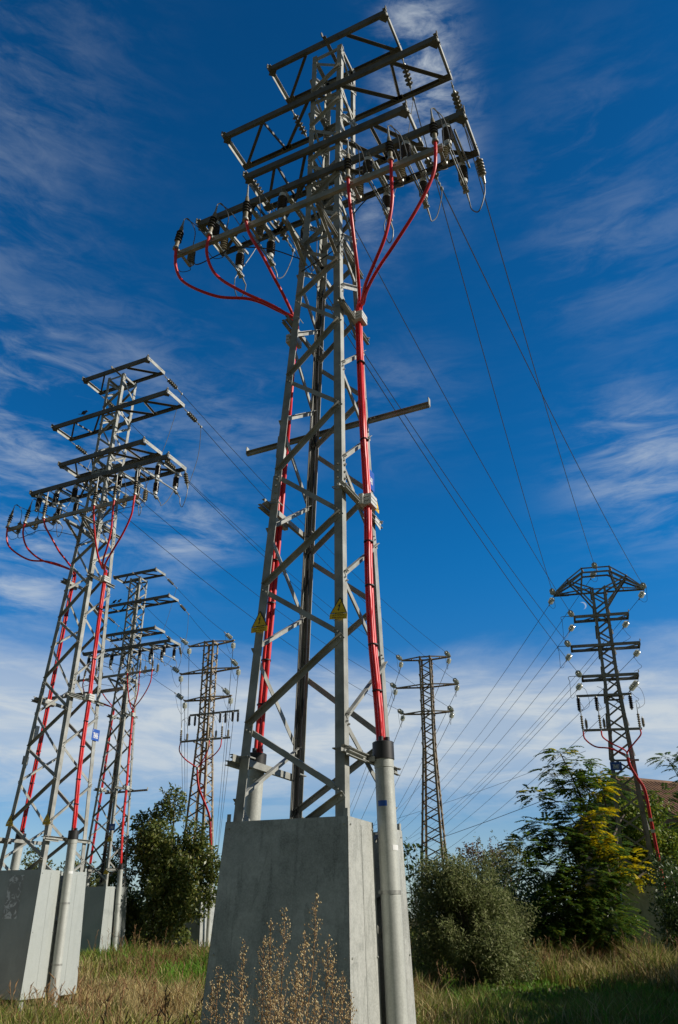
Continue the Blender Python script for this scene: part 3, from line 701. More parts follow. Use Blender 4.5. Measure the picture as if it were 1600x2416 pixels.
def slim_term(root, p, h=1.0):
    mb = MB(); pr = [(0, .035, 1), (.1, .03, 1)]
    for i in range(6): t = .1 + i * .09; pr += [(t, .03, 0), (t + .03, .06, 0), (t + .05, .06, 0), (t + .08, .03, 0)]
    pr += [(.66, .022, 1), (h, .006, 1)]
    mb.lathe(p, (0, 0, 1), pr, 8); mb.build('cable_termination', ['beige', 'zinc'], root)
single_beam(r_arch, 9.9, -1.50, .70, -.5, 'darksteel'); single_beam(r_arch, 8.42, -1.40, .88, -.75, 'darksteel')
for u in (-1.44, -.72, .62): hang_post(r_arch, (u, -.52, 9.85), .62)
for u in (-1.36, -.66, .84):
    slim_term(r_arch, (u - .04, -.84, 8.36), 1.15); arrester(r_arch, (u + .12, -.66, 8.5))
    wire_part(r_arch, [(u - .04, -.84, 9.5), (u - .02, -.8, 9.55), (u + .1, -.6, 9.35), (u, -.52, 9.3)], .008, 'dwire')
    wire_part(r_arch, [(u, -.5, 9.25), (u + .35, -.1, 9.6), (u + .3, .3, 10.3), (u * .9, .36, 10.5)], .008, 'dwire')
def bundle(root, tails, run, r=.03, name='red_cable'):
    for i, tl in enumerate(tails):
        o = [(-.03, -.02), (.03, -.02), (0, .03)][i]
        mb = MB(); mb.tube(curve(list(tl) + [(a + o[0], b + o[1], c) for a, b, c in run], 7), r, 8); mb.build(name, 'red', root)
bundle(r_arch, [[(-1.40, -.84, 8.36), (-1.36, -.84, 8.05), (-1.0, -.8, 7.75), (-.5, -.75, 7.68), (-.02, -.7, 7.5)],
                [(-.70, -.84, 8.36), (-.66, -.84, 8.1), (-.35, -.8, 7.85), (.1, -.72, 7.6)],
                [(.80, -.84, 8.36), (.78, -.84, 8.15), (.5, -.8, 7.85), (.25, -.72, 7.6)]],
       [(.16, -.66, 7.38), (.22, -.64, 7.0), (.42, -.62, 6.55), (.60, -.62, 6.2), (.66, -.62, 5.75), (.68, -.62, 5.2), (.70, -.62, 4.8), (.72, -.62, 4.2), (.76, -.64, 3.5), (.78, -.66, 2.6)])
for p in ((.16, -.66, 7.38), (.69, -.62, 5.0), (.70, -.62, 4.6)):
    mb = MB(); mb.box(p, .13, .11, .12); mb.build('cable_clamp', 'white', r_arch)
mb = MB(); mb.bar((-.5, -.46, 7.25), (.6, -.46, 7.25), .05, .07); mb.build('support_bracket', 'darksteel', r_arch)
number_plate(r_arch, '78487', (-.30, -.54, 7.02), (1, 0, 0), (0, 0, 1), .44, .32, (.10, .22))
cladding(r_arch, 'clad', BR, top=2.72, bot=.2, h0=.72, h1=.80)
tag(r_arch, 'dark pylon with an arched top, behind the yellow-patched tree on the right', 'pylon')

# ------------------------------------------------------------ two slim brown pylons
def brown(name_m, pos, ya, lean, B, arms, lvs):
    r = empty('lattice_pylon', root_matrix(pos[0], pos[1], ya, lean, 0, 0))
    lattice(r, B, lvs, 'rust', fl=.11, bw=.055, heads=[a[0] for a in arms] + [B.zt - .03], bolts=False, xbrace=False)
    for z, L in arms:
        a = None
        for sy in (-1, 1):
            for sx in (-1, 1):
                mb = MB(); k = B.a
                mb.ell((0, sy * (k + .02), z + .02), (sx * k, sy * (k + .02), z + .02), (0, 0, -1), (0, -sy, 0), .075, .008)
                mb.ell((sx * k, sy * (k + .02), z + .02), (sx * L, sy * .04, z), (0, 0, -1), (0, -sy, 0), .075, .008)
                if a is None: a = mb.build('crossarm', 'rust', r)
                else: mb.build('arm_chord', 'rust', a)
        for sx in (-1, 1):
            mb = MB(); t = .55; mb.bar((sx * (B.a + (L - B.a) * .45), -B.a * .55, z), (sx * (B.a + (L - B.a) * .45), B.a * .55, z), .045, .045); mb.box((sx * L, 0, z), .12, .12, .05); mb.build('strut', 'rust', a)
    return r
lvb = [2.2]
while lvb[-1] < 14.2: lvb.append(lvb[-1] + max(.36, .62 - .022 * lvb[-1]))
BBL = Body(.30, .64, 2.6, 10.2, 14.9); ABL = [(14.83, 1.33), (13.32, 1.71), (11.84, 1.34)]
BBM = Body(.33, .64, 2.6, 9.6, 14.7); ABM = [(14.65, 1.38), (13.08, 1.75), (11.6, 1.37)]
r_bl = brown('bl', (-7.14 + .42, 40 - .1), -.325, -.017, BBL, ABL, lvb)
r_bm = brown('bm', (4.87 - .09, 42), -.30, .010, BBM, ABM, lvb)
bpy.context.view_layer.update()
tag(r_bl, 'rusty brown pylon with one red cable bundle, behind the leafy tree', 'pylon', 'slim brown lattice pylons')
tag(r_bm, 'slim brown pylon without red cables, right of the central pylon', 'pylon', 'slim brown lattice pylons')
single_beam(r_bl, 10.92, -.75, 2.05, -.42, 'darksteel'); single_beam(r_bl, 9.57, -1.05, 1.74, -.62, 'darksteel')
for u in (-.70, -.45, 1.05, 1.28, 1.75, 1.98): hang_post(r_bl, (u, -.36 if u in (-.45, 1.28, 1.98) else -.5, 10.88), .52, .8)
for u in (-1.0, .62, 1.30):
    slim_term(r_bl, (u, -.70, 9.5), 1.1); arrester(r_bl, (u + .25, -.5, 9.62))
    wire_part(r_bl, [(u, -.7, 10.58), (u + .08, -.68, 10.68), (u + .24, -.6, 10.4), (u + .25, -.5, 10.05)], .008, 'dwire')
    wire_part(r_bl, [(u + .02, -.7, 10.6), (u + .2, -.6, 10.75), (u + .4, -.5, 10.4)], .008, 'dwire')
bundle(r_bl, [[(-1.0, -.7, 9.5), (-1.02, -.7, 9.1), (-.7, -.68, 8.7), (-.2, -.6, 8.35)], [(.62, -.7, 9.5), (.6, -.7, 9.1), (.4, -.66, 8.7), (.15, -.6, 8.4)], [(1.30, -.7, 9.5), (1.24, -.7, 9.1), (.9, -.68, 8.75), (.35, -.62, 8.5)]],
       [(.0, -.58, 8.2), (.03, -.56, 7.75), (.15, -.55, 7.25), (.42, -.52, 6.7), (.68, -.5, 6.2), (.82, -.5, 5.8), (.88, -.5, 5.2), (.93, -.45, 4.5), (.97, -.4, 3.6), (.98, -.4, 3.2)])
mb = MB(); mb.box((0, -.58, 8.2), .13, .11, .12); mb.build('cable_clamp', 'white', r_bl)
mb = MB(); mb.lathe((1.0, -.38, -.1), (0, 0, 1), [(0, .1), (3.2, .1)], 16); pp = mb.build('conduit_pipe', 'pipe', r_bl)
mb = MB(); mb.lathe((1.0, -.38, 3.05), (0, 0, 1), [(0, .115), (.25, .115)], 16); mb.build('black_cap', 'black', pp)
cladding(r_bl, 'clad', BBL, top=2.66, bot=.25, h0=.72, h1=.82)
mb = MB(); mb.bar((-.9, -.62, 3.05), (.9, -.62, 3.05), .04, .05); mb.build('support_bracket', 'steel', r_bl)

# ------------------------------------------------------------ strings and lines
def line(a, b, sag, label, m='dwire', r=.0105, n=16, cat='power line', name='power_line', group='overhead power lines'):
    mb = MB(); P = sagged(a, b, sag, n); o0 = P[0].copy(); mb.tube([p - o0 for p in P], r, 4, 0, False)
    o = mb.build(name, m); o.location = o0; tag(o, label, cat, group); return o
def string_to(root, p, target, n=5, mats=('olive', 'zinc'), sagf=.03, **kw):
    """string on root at local p, pulled towards world target; returns local and world end"""
    tl = W2L(root, target); d = (tl - V(p)); d = d.normalized() - V((0, 0, sagf)); e = disc_string(root, p, d, n, mats=mats, **kw); return e, L2W(root, e)
GL = dict(mats=('glass', 'zinc'), r=.125, pitch=.105, lead=.16, tail=.12, nseg=14)
def tip(root, u, z, v=0): return L2W(root, (u, v, z))
def jumper(root, a, b, drop, side=(0, 0, 0), m='dwire', r=.008):
    a, b = V(a), V(b); mid = (a + b) / 2 + V(side) - V((0, 0, drop))
    wire_part(root, [a, a.lerp(mid, .55) - V((0, 0, drop * .28)), mid, b.lerp(mid, .55) - V((0, 0, drop * .28)), b], r, m)
circ = []
ord_ = ('top', 'second', 'third')
# front pylon -> arched pylon
RT = [((-1.98, 0, 14.72), 'the arch\'s left tip'), ((0, 0, 15.86), 'the arch\'s middle'), ((1.95, 0, 14.70), 'the arch\'s right tip')]
ENDS0 = {}
for k, (z, L) in enumerate(ARMS[:3]):
    for sx in (1, -1):
        p = (sx * (L - .02), S + .03, z - .06)
        if sx > 0: tgt = RT[k][0]; nm = RT[k][1]
        else: tgt = (RARM[k][1] - .03, -.36, RARM[k][0]); nm = 'the arched pylon\'s %s arm' % ('upper', 'middle', 'lower')[k]
        tw = L2W(r_arch, tgt)
        e, ew = string_to(roots[0], p, tw); ENDS0[(k, sx)] = e
        e2, ew2 = string_to(r_arch, tgt, ew, 3, sagf=.02, **GL)
        line(ew, ew2, .45, 'line from central pylon\'s %s crossarm, %s end, to %s' % (ord_[k], 'right' if sx > 0 else 'left', nm))
# left-edge pylon -> right-hand brown pylon ; distant grey pylon -> left-hand brown pylon
ENDS = {0: ENDS0}
for ri, rb, arms, an, bn in ((1, r_bm, ABM, 'left-edge pylon', 'right-hand brown pylon'), (2, r_bl, ABL, 'distant grey pylon', 'left-hand brown pylon')):
    ENDS[ri] = {}
    for k, (z, L) in enumerate(ARMS[:3]):
        for sx in (1, -1):
            p = (sx * (L - .02), S + .03, z - .06); tgt = (sx * arms[k][1], 0, arms[k][0]); tw = L2W(rb, tgt)
            e, ew = string_to(roots[ri], p, tw); ENDS[ri][(k, sx)] = e
            e2, ew2 = string_to(rb, tgt, ew, 4, sagf=.0, **GL)
            line(ew, ew2, .55 if ri == 1 else .12, 'line from %s\'s %s crossarm, %s end, to %s' % (an, ord_[k], 'right' if sx > 0 else 'left', bn))
            # hanging string and the line leaving to the far side
            far = V((-27 if ri == 2 else -4, 165, 13)); far += V((sx * 2.2, k * 1.5, -k * 1.2))
            if ri == 2: far += V((-.0, 0, 0))
            f, fw = string_to(rb, V(tgt) + V((0, .02, -.03)), far if ri == 1 else far, 3, sagf=.42 if ri == 1 else .5, **GL)
            line(fw, far, 4.5, 'line going into the distance from %s\'s %s crossarm, %s end' % (bn, ord_[k], 'right' if sx > 0 else 'left'), r=.014)
            jumper(rb, e2, f, .55, (0, .1, 0))
# jumpers on the grey pylons
for ri in range(3):
    E_ = ENDS[ri]; r = roots[ri]
    for sx, ds in ((1, DU[3:]), (-1, DU[:3][::-1])):
        def U(a, b, drop):
            a, b = V(a), V(b); z = V((0, 0, 1)); wire_part(r, [a, a.lerp(b, .10) - z * drop * .55, a.lerp(b, .5) - z * drop * 1.05, a.lerp(b, .92) - z * drop * .6, b], .0105, 'wire')
        d3, d2, d1 = [V((du, .66, 12.02)) for du in (ds if sx > 0 else ds)]
        e1, e2, e3 = V(E_[(0, sx)]), V(E_[(1, sx)]), V(E_[(2, sx)])
        pe = V((sx * 2.49, S + .19, 12.24)) if sx > 0 else V((-2.35, .66, 12.3))
        U(d1, pe, .42); wire_part(r, [e2, e2.lerp(pe, .5) + V((0, .16, .1)), pe], .009, 'wire')
        U(d2, e3, .34)
        p3 = V((sx * .66, .75, 12.35)); U(d3, p3, .36); wire_part(r, [e1, e1.lerp(p3, .5) + V((0, .15, 0)), p3], .008, 'wire')
    # post insulator that carries the outermost loop
    mb = MB(); pr = [(0, .02, 1), (.05, .03, 1)]
    for i in range(5): pr += [(.06 + .06 * i, .04, 0), (.075 + .06 * i, .068, 0), (.09 + .06 * i, .066, 0), (.11 + .06 * i, .04, 0)]
    pr += [(.38, .03, 1), (.5, .02, 1)]
    mb.lathe((2.47, S + .02, 12.68), (.05, .35, -1), pr, 10); mb.build('loop_insulator', ['olive', 'zinc'], r)
# arched pylon: strings and lines leaving towards the lower left
FAR = V((-3.5, 190, 12))
k = 0
for tgt, nm in RT:
    far = FAR + V((k * 2.6, 0, 9 - k))
    f, fw = string_to(r_arch, V(tgt) + V((0, .03, -.08)), far, 3, sagf=.30, **GL)
    line(fw, far, 6.5, 'line going into the distance from %s' % nm, r=.013, n=22)
    jumper(r_arch, V(tgt) + V((.04, -.45, -.12)), f, .38, (.12, 0, 0)); k += 1
for i, (z, a, b) in enumerate(RARM):
    for sx, u in ((-1, a), (1, b)):
        far = FAR + V((sx * 2 + 2, 4, 5 - 2.6 * i))
        f, fw = string_to(r_arch, (u, .38, z - .08), far, 3 if not (i == 2 and sx > 0) else 6, sagf=.22, **GL)
        line(fw, far, 6.0 - i * .5, 'line going into the distance from arched pylon\'s %s arm, %s end' % (('upper', 'middle', 'lower')[i], 'left' if sx < 0 else 'right'), r=.013, n=22)
        if sx < 0:
            jumper(r_arch, (u - .5, -.6, z - .25), f, .5, (-.15, 0, 0)); wire_part(r_arch, [(u + .1, -.36, z), (u - .5, -.6, z - .05), (u - .5, -.6, z - .25)], .012, 'dwire')
        else: jumper(r_arch, (u - .35, .7, z - .95), f, .12, (.3, 0, 0))
# low service lines across to the trees on the right
for i, (x0, z0_, x1, z1_, lab) in enumerate(((9.6, 7.4, -14, 7.0, 'thin service line meeting the big right-hand tree highest up'), (9.3, 6.15, -14, 4.2, 'middle service line, ending at a bracket in the big right-hand tree'),
                                          (7.9, 4.55, -16, 2.6, 'lowest service line sagging low over the bushes on the right'))):
    line((x0, 30.5, z0_), (x1, 78, z1_), 1.2, lab, r=.011 if i else .007, n=18, cat='service line', name='service_line', group='low service lines over the bushes')

# ------------------------------------------------------------ birds
def bird(where, ang, label, k=1.25):
    p = (0, 0, 0); mb = MB(); f = V((math.cos(ang), math.sin(ang), 0)); ax = (f * .62 + V((0, 0, .80))).normalized()
    mb.lathe(V(p) + V((0, 0, .035)) - f * .085 - V((0, 0, .03)), ax, [(0, .006), (.045, .022), (.08, .042), (.12, .046), (.155, .036), (.175, .026), (.195, .028), (.215, .027), (.232, .015), (.238, .004)], 12)
    h = V(p) + V((0, 0, .005)) - f * .085 + ax * .222
    mb.lathe(h, (f - V((0, 0, .1))).normalized(), [(0, .010), (.022, .006), (.042, .001)], 6)
    b0 = V(p) + V((0, 0, .02)) - f * .07; s_ = V((-f.y, f.x, 0))
    mb.add([b0 - s_ * .016, b0 + s_ * .016, b0 - f * .085 - V((0, 0, .045)) + s_ * .02, b0 - f * .085 - V((0, 0, .045)) - s_ * .02, b0 + V((0, 0, .012)), b0 - f * .08 - V((0, 0, .035))], [(0, 1, 2, 3), (1, 4, 5, 2), (4, 0, 3, 5), (0, 4, 1), (3, 2, 5)])
    for s2 in (-1, 1): mb.tube([V(p) + s_ * .014 * s2 + V((0, 0, .05)), V(p) + s_ * .014 * s2 + f * .004], .003, 5)
    o = mb.build('perched_bird', 'bird'); o.location = where; o.scale = (k, k, k); o['label'] = label; o['category'] = 'bird'; o['group'] = 'birds perched on crossarms'; return o
zt_ = ARMS[1][0] + .07
bird(L2W(roots[1], (-.95, -S + .02, zt_)), .9, 'small dark bird sitting alone on the second crossarm of the left-edge pylon')
bird(L2W(roots[2], (-1.02, -S + .02, zt_)), .5, 'small dark bird on the distant grey pylon, the left one of two side by side')
bird(L2W(roots[2], (-.72, -S + .02, zt_)), .6, 'small dark bird on the distant grey pylon, the right one of two')

# ------------------------------------------------------------ ground
def gz(x, y):
    x = np.asarray(x, float); y = np.asarray(y, float)
    h = .22 * np.clip((y - 22) / 14, 0, 1) + .06 * np.sin(x * .31 + 1) * np.sin(y * .23) + .03 * np.sin(x * .9 + y * .7)
    return h * np.clip((np.hypot(x + .2, y - 8.8) - 1) / 4, 0, 1) - .02
def np_mesh(name, verts, faces_idx, nper, mats, mi=None, smooth=False, parent=None):
    me = bpy.data.meshes.new(name); nf = len(faces_idx) // nper
    me.vertices.add(len(verts)); me.vertices.foreach_set('co', np.asarray(verts, np.float32).ravel())
    me.loops.add(nf * nper); me.loops.foreach_set('vertex_index', np.asarray(faces_idx, np.int32))
    me.polygons.add(nf); me.polygons.foreach_set('loop_start', np.arange(0, nf * nper, nper, dtype=np.int32))
    for m in mats: me.materials.append(m)
    if mi is not None: me.polygons.foreach_set('material_index', np.asarray(mi, np.int32))
    if smooth: me.polygons.foreach_set('use_smooth', np.ones(nf, bool))
    me.update(calc_edges=True); me.validate()
    o = bpy.data.objects.new(name, me); COL.objects.link(o)
    if parent is not None: o.parent = parent
    return o
xs = np.unique(np.concatenate([np.linspace(-900, -60, 22), np.linspace(-60, 60, 161), np.linspace(60, 900, 22)])); ys = np.unique(np.concatenate([np.linspace(-300, -10, 12), np.linspace(-10, 90, 134), np.linspace(90, 1500, 24)]))
X, Y = np.meshgrid(xs, ys); Z = gz(X, Y); nx = len(xs); ny = len(ys)
ii = (np.arange(ny - 1)[:, None] * nx + np.arange(nx - 1)[None, :]).ravel()
gm = bpy.data.materials.new('rough_ground'); gm.use_nodes = True; g_ = gm.node_tree; b_ = g_.nodes['Principled BSDF']; b_.inputs['Roughness'].default_value = .95; b_.inputs['Specular IOR Level'].default_value = .1
tc_ = g_.nodes.new('ShaderNodeTexCoord'); co_ = tc_.outputs['Object']
c1 = mixc(g_, sstep(g_, noise(g_, co_, .35, 6, .6), .4, .62), (.075, .085, .025), (.19, .145, .075))
vm_ = nd(g_, 'ShaderNodeVectorMath'); vm_.operation = 'DISTANCE'; g_.links.new(co_, vm_.inputs[0]); vm_.inputs[1].default_value = (-7.0, 17.3, 0)
c1 = mixc(g_, mth(g_, 'SUBTRACT', 1.0, sstep(g_, vm_.outputs['Value'], 1.6, 3.0)), c1, (.46, .36, .23))
c1 = mixc(g_, mth(g_, 'MULTIPLY', sstep(g_, noise(g_, co_, 6, 6, .7), .35, .7), .55), c1, (.05, .04, .022)); g_.links.new(c1, b_.inputs['Base Color'])
go = np_mesh('ground', np.stack([X.ravel(), Y.ravel(), Z.ravel()], 1), np.stack([ii, ii + 1, ii + nx + 1, ii + nx], 1).ravel(), 4, [gm], smooth=True); tag(go, kind='structure')

# grass: bent blades, each in one of several tufts-driven heights
def cheap_noise(x, y, s, seed):
    r = np.random.default_rng(seed); out = 0
    for k in range(5):
        a = r.uniform(0, 6.28); f = s * (1.0 + k * .85); out = out + np.sin(x * f * math.cos(a) + y * f * math.sin(a) + r.uniform(0, 6.28)) / (1 + .5 * k)
    return out / 2.4
GM = [leafmat('dry_grass', [(0, (.48, .37, .14)), (1, (.32, .25, .09)), (.5, (.62, .50, .25))], .38, .7, .2),
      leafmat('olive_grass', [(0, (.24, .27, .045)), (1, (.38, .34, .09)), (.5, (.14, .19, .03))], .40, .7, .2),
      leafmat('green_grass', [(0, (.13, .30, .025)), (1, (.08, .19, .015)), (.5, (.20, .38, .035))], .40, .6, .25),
      leafmat('brown_weed', [(0, (.16, .075, .035)), (1, (.09, .045, .02)), (.5, (.23, .12, .05))], .25, .8, .15)]
def blades(n, ymin, ymax, hmul, wmul, xr=.50):
    y = np.sqrt(rng.uniform(ymin ** 2, ymax ** 2, n)); x = rng.uniform(-1, 1, n) * (xr * y + 1.0)
    keep = np.hypot(x + .25, y - 8.85) > 1.15; keep &= np.hypot(x + 6.73, y - 19.03) > .75
    x, y = x[keep], y[keep]; n = len(x)
    h = (.42 + .24 * cheap_noise(x, y, .55, 3) + .22 * cheap_noise(x, y, 2.1, 4) + .12 * cheap_noise(x, y, 5.0, 6)) * rng.uniform(.5, 1.35, n) * hmul
    bare = cheap_noise(x, y, .9, 9)
    d1 = np.hypot((x + 7.0) / 2.9, (y - 17.3) / 2.1); h = np.where(d1 < 1, h * .24, h)
    clover = (np.hypot((x - 4.1) / 2.3, (y - 22.8) / 2.4) < 1) ; h = np.where(clover, h * .35, h)
    sel = cheap_noise(x, y, .42, 11) + rng.normal(0, .38, n)
    m = np.where(sel > .25, 0, np.where(sel > -.6, 1, 2)); m = np.where((rng.random(n) < .14) | (cheap_noise(x, y, .6, 20) + rng.normal(0, .25, n) > .75), 3, m)
    m = np.where(clover & (rng.random(n) < .8), 2, m); m = np.where(d1 < 1.1, 0, m)
    gr = (np.hypot((x + 3.5) / 1.5, (y - 25) / 4) < 1); m = np.where(gr & (rng.random(n) < .55), 2, m)
    m = np.where((x < -2.4) & (x > -6) & (y > 15) & (y < 20) & (rng.random(n) < .5), 0, m)
    sh = (x > 2.0) & (y < 22) & ~clover; h = np.where(sh, h * .7, h); m = np.where(sh & (rng.random(n) < .6), np.where(rng.random(n) < .35, 2, 1), m)  # blade mix made greener and darker here to deepen the tree shade
    thin = (d1 < 1) & (rng.random(n) < .72); h = np.where(thin, .03, h); band = (x > 2) & (y > 24); h = np.where(band, h * 1.25 + .05, h); m = np.where(band & (m == 0) & (rng.random(n) < .45), 1, m)
    h = np.clip(h, .03, 1.2); wd = (.006 + .0011 * y * .55) * wmul * rng.uniform(.6, 1.4, n)
    a = rng.uniform(0, 2 * np.pi, n); t = rng.normal(0, 1, n) * .9; lean = h * rng.uniform(.15, .75, n); la = rng.uniform(0, 2 * np.pi, n)
    z = gz(x, y) - .02; ca, sa = np.cos(a) * wd, np.sin(a) * wd; lx, ly = np.cos(la) * lean, np.sin(la) * lean
    P = np.zeros((n, 5, 3), np.float32)
    P[:, 0] = np.stack([x - ca, y - sa, z], 1); P[:, 1] = np.stack([x + ca, y + sa, z], 1)
    P[:, 2] = np.stack([x + ca * .8 + lx * .3, y + sa * .8 + ly * .3, z + h * .6], 1); P[:, 3] = np.stack([x - ca * .8 + lx * .3, y - sa * .8 + ly * .3, z + h * .6], 1)
    P[:, 4] = np.stack([x + lx, y + ly, z + h * rng.uniform(.8, 1.0, n)], 1)
    return P, m
PB = []; MI = []
for args in ((100000, 9.5, 22, 1.0, .55), (100000, 22, 36, 1.05, .62), (60000, 36, 75, 1.1, .9), (6000, 4.5, 10, .95, .6)):
    p, m = blades(*args); PB.append(p); MI.append(m)
PB = np.concatenate(PB); MI = np.concatenate(MI); n = len(PB); base = (np.arange(n) * 5)[:, None]
tri = np.concatenate([base + np.array([[0, 1, 2]]), base + np.array([[0, 2, 3]]), base + np.array([[3, 2, 4]])], 1).ravel()
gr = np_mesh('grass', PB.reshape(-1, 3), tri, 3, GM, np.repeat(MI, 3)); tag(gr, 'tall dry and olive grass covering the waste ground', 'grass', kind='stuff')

# ------------------------------------------------------------ foliage
def leaf_cloud(pts, nrm_bias, size, aspect=2.2, jit=.4, droop=0.0):
    """diamond leaves at pts (n,3)"""
    n = len(pts); d = rng.normal(0, 1, (n, 3)); d[:, 2] -= droop; d /= np.linalg.norm(d, axis=1)[:, None]
    q = rng.normal(0, 1, (n, 3)); q[:, 2] += nrm_bias; s_ = np.cross(d, q); s_ /= np.linalg.norm(s_, axis=1)[:, None] + 1e-9
    L = size * rng.uniform(1 - jit, 1 + jit, n)[:, None]; W_ = L / aspect / 2
    nn = np.cross(d, s_) * L * .08
    P = np.stack([pts, pts + d * L * .45 + s_ * W_ + nn, pts + d * L, pts + d * L * .45 - s_ * W_ + nn], 1)
    return P.reshape(-1, 3)
def quads(nleaf): return np.arange(nleaf * 4)
def blob_points(blobs, dens, shell=.55):
    out = []
    for (c, r) in blobs:
        r = np.array(r if hasattr(r, '__len__') else (r, r, r)); n = int(dens * (r.prod() ** (2 / 3)))
        d = rng.normal(0, 1, (n, 3)); d /= np.linalg.norm(d, axis=1)[:, None]; k = (shell + (1 - shell) * rng.random(n) ** .5)[:, None] * rng.uniform(.8, 1.12, n)[:, None]
        out.append(np.array(c) + d * k * r)
    return np.concatenate(out)
def clumps(center, radii, ncl, rcl, seed, flat=1.0, zmin=.1):
    """irregular set of sub-clumps filling an ellipsoid"""
    r = np.random.default_rng(seed); out = []
    while len(out) < ncl:
        d = r.normal(0, 1, 3); d /= np.linalg.norm(d); k = r.random() ** .45
        c = np.array(center) + d * k * np.array(radii)
        if c[2] < zmin: continue
        rr = rcl * r.uniform(.55, 1.25); out.append((c, (rr, rr, rr * flat)))
    return out
def sprigs(blobs, n, length, nleaf, seed):
    """leafy shoots sticking out of clump surfaces: breaks the outline"""
    r = np.random.default_rng(seed); out = []
    for k in range(n):
        c, rr = blobs[r.integers(len(blobs))]; d = r.normal(0, 1, 3); d[2] = abs(d[2]) + .4; d /= np.linalg.norm(d)
        p0 = np.array(c) + d * np.array(rr) * .8; L = length * r.uniform(.5, 1.3); dd = d * .6 + np.array([0, 0, .6]) + r.normal(0, .2, 3); dd /= np.linalg.norm(dd)
        t = r.random(nleaf)[:, None]; out.append(p0 + dd * t * L + r.normal(0, .03, (nleaf, 3)))
    return np.concatenate(out)
def trunk(parent, base, blobs, r0, seed, m='bark', nlimb=14, name='trunk', fork=.35):
    r = np.random.default_rng(seed); mb = MB(); base = V(base); cs = [V(b[0]) for b in blobs]
    topc = max(cs, key=lambda c: c.z); f = base.lerp(V((base.x, base.y, topc.z)), fork)
    ends = [cs[i] for i in r.permutation(len(cs))[:nlimb]]
    mb.tube(curve([base, base.lerp(f, .5) + V((r.normal(0, .08), r.normal(0, .08), 0)), f, f.lerp(topc, .6) + V((r.normal(0, .15), r.normal(0, .15), 0)), topc], 5), [r0 * (1 - .85 * i / 20) for i in range(21)], 8)
    for e in ends:
        s_ = base.lerp(V((f.x, f.y, topc.z)), r.uniform(fork * .5, .7)); mid = s_.lerp(e, .5) + V((r.normal(0, .1), r.normal(0, .1), .2 * (e - s_).length * .4))
        mb.tube(curve([s_, mid, e], 5), [r0 * .42 * (1 - .85 * i / 10) for i in range(11)], 6)
    return mb.build(name, m, parent)
def tree(name, label, cat, base, blobs, dens, size, lm, r0=.12, seed=1, aspect=2.2, spr=None, nb=.5, droop=0.0, group=None, shell=.55, nlimb=14, crown='crown', fork=.35):
    root = empty(name, Matrix.Translation(V(base))); b = V(base)
    bl = [(np.array(c) - np.array(base), r) for c, r in blobs]
    pts = blob_points(bl, dens, shell)
    if spr: pts = np.concatenate([pts, sprigs(bl, *spr, seed)])
    P = leaf_cloud(pts, nb, size, aspect, droop=droop)
    np_mesh(crown, P, quads(len(pts)), 4, [lm], parent=root)
    trunk(root, (0, 0, -.1), bl, r0, seed, nlimb=nlimb, fork=fork)
    tag(root, label, cat, group); return root
LM_pop = leafmat('mid_green_leaves', [(0, (0.074, 0.116, 0.023)), (1, (0.264, 0.231, 0.058)), (.45, (0.124, 0.157, 0.033)), (.8, (0.181, 0.198, 0.046))], .30, .42, .5)
LM_will = leafmat('grey_green_leaves', [(0, (.21, .245, .085)), (1, (.34, .34, .17)), (.5, (.14, .17, .055))], .32, .65, .2)
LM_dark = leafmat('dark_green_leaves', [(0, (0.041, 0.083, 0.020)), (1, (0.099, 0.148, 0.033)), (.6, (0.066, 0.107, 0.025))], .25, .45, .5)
LM_frond = leafmat('feathery_green_leaves', [(0, (.07, .16, .03)), (1, (.26, .28, .03)), (.6, (.11, .20, .03))], .42, .5, .35)
LM_brt = leafmat('bright_green_leaves', [(0, (0.099, 0.181, 0.025)), (1, (0.330, 0.330, 0.033)), (.5, (0.165, 0.247, 0.030))], .35, .5, .4)
LM_cov = leafmat('weed_leaves', [(0, (.10, .22, .03)), (1, (.22, .30, .06)), (.5, (.15, .12, .04))], .35, .5, .4)
LM_yel = leafmat('yellow_leaves', [(0, (.80, .62, .012)), (1, (.42, .42, .015)), (.5, (.70, .58, .015))], .50, .5, .3)
LM_red = leafmat('reddish_leaves', [(0, (.15, .085, .055)), (1, (.12, .11, .05)), (.5, (.20, .11, .07))], .3, .6, .2)
LM_far = leafmat('olive_far_leaves', [(0, (0.099, 0.140, 0.033)), (1, (0.247, 0.231, 0.066)), (.5, (0.148, 0.165, 0.041))], .3, .55, .3)

# leafy tree left of the front pylon
bl = clumps((-7.55, 36.8, 3.1), (1.85, 1.5, 2.5), 34, .72, 3) + [((-7.4, 36.5, 6.15), (.55, .55, .8)), ((-8.5, 36.8, 5.3), (.6, .5, .7)), ((-6.4, 36.7, 4.9), (.6, .5, .7)), ((-5.95, 36.6, 4.2), (.5, .5, .6)), ((-9.3, 36.8, 3.6), (.55, .5, .7)),
      ((-7.0, 36.4, .8), (.9, .7, .8)), ((-8.4, 36.6, .9), (.8, .7, .8)), ((-9.2, 37, 1.6), (.7, .7, .9)), ((-6.0, 36.6, 2.3), (.6, .6, .8)), ((-5.45, 36.6, 3.6), (.5, .5, .6)), ((-5.5, 36.7, 2.7), (.5, .5, .6)), ((-9.8, 36.8, 2.6), (.6, .5, .8)), ((-10.2, 37.2, 3.4), (.5, .5, .6)), ((-9.3, 36.8, 2.4), (.6, .5, .7)), ((-9.5, 36.8, 4.4), (.5, .5, .5)), ((-9.9, 36.9, 1.2), (.6, .5, .8)), ((-8.9, 36.7, 5.4), (.4, .4, .5)), ((-7.9, 36.6, 5.9), (.5, .5, .5))]
tree('leafy_tree', 'bushy green tree between the distant grey pylon and the central pylon', 'tree', (-7.5, 36.8, .2), bl, 1450, .17, LM_pop, .14, 5, spr=(60, .75, 26), droop=.3)
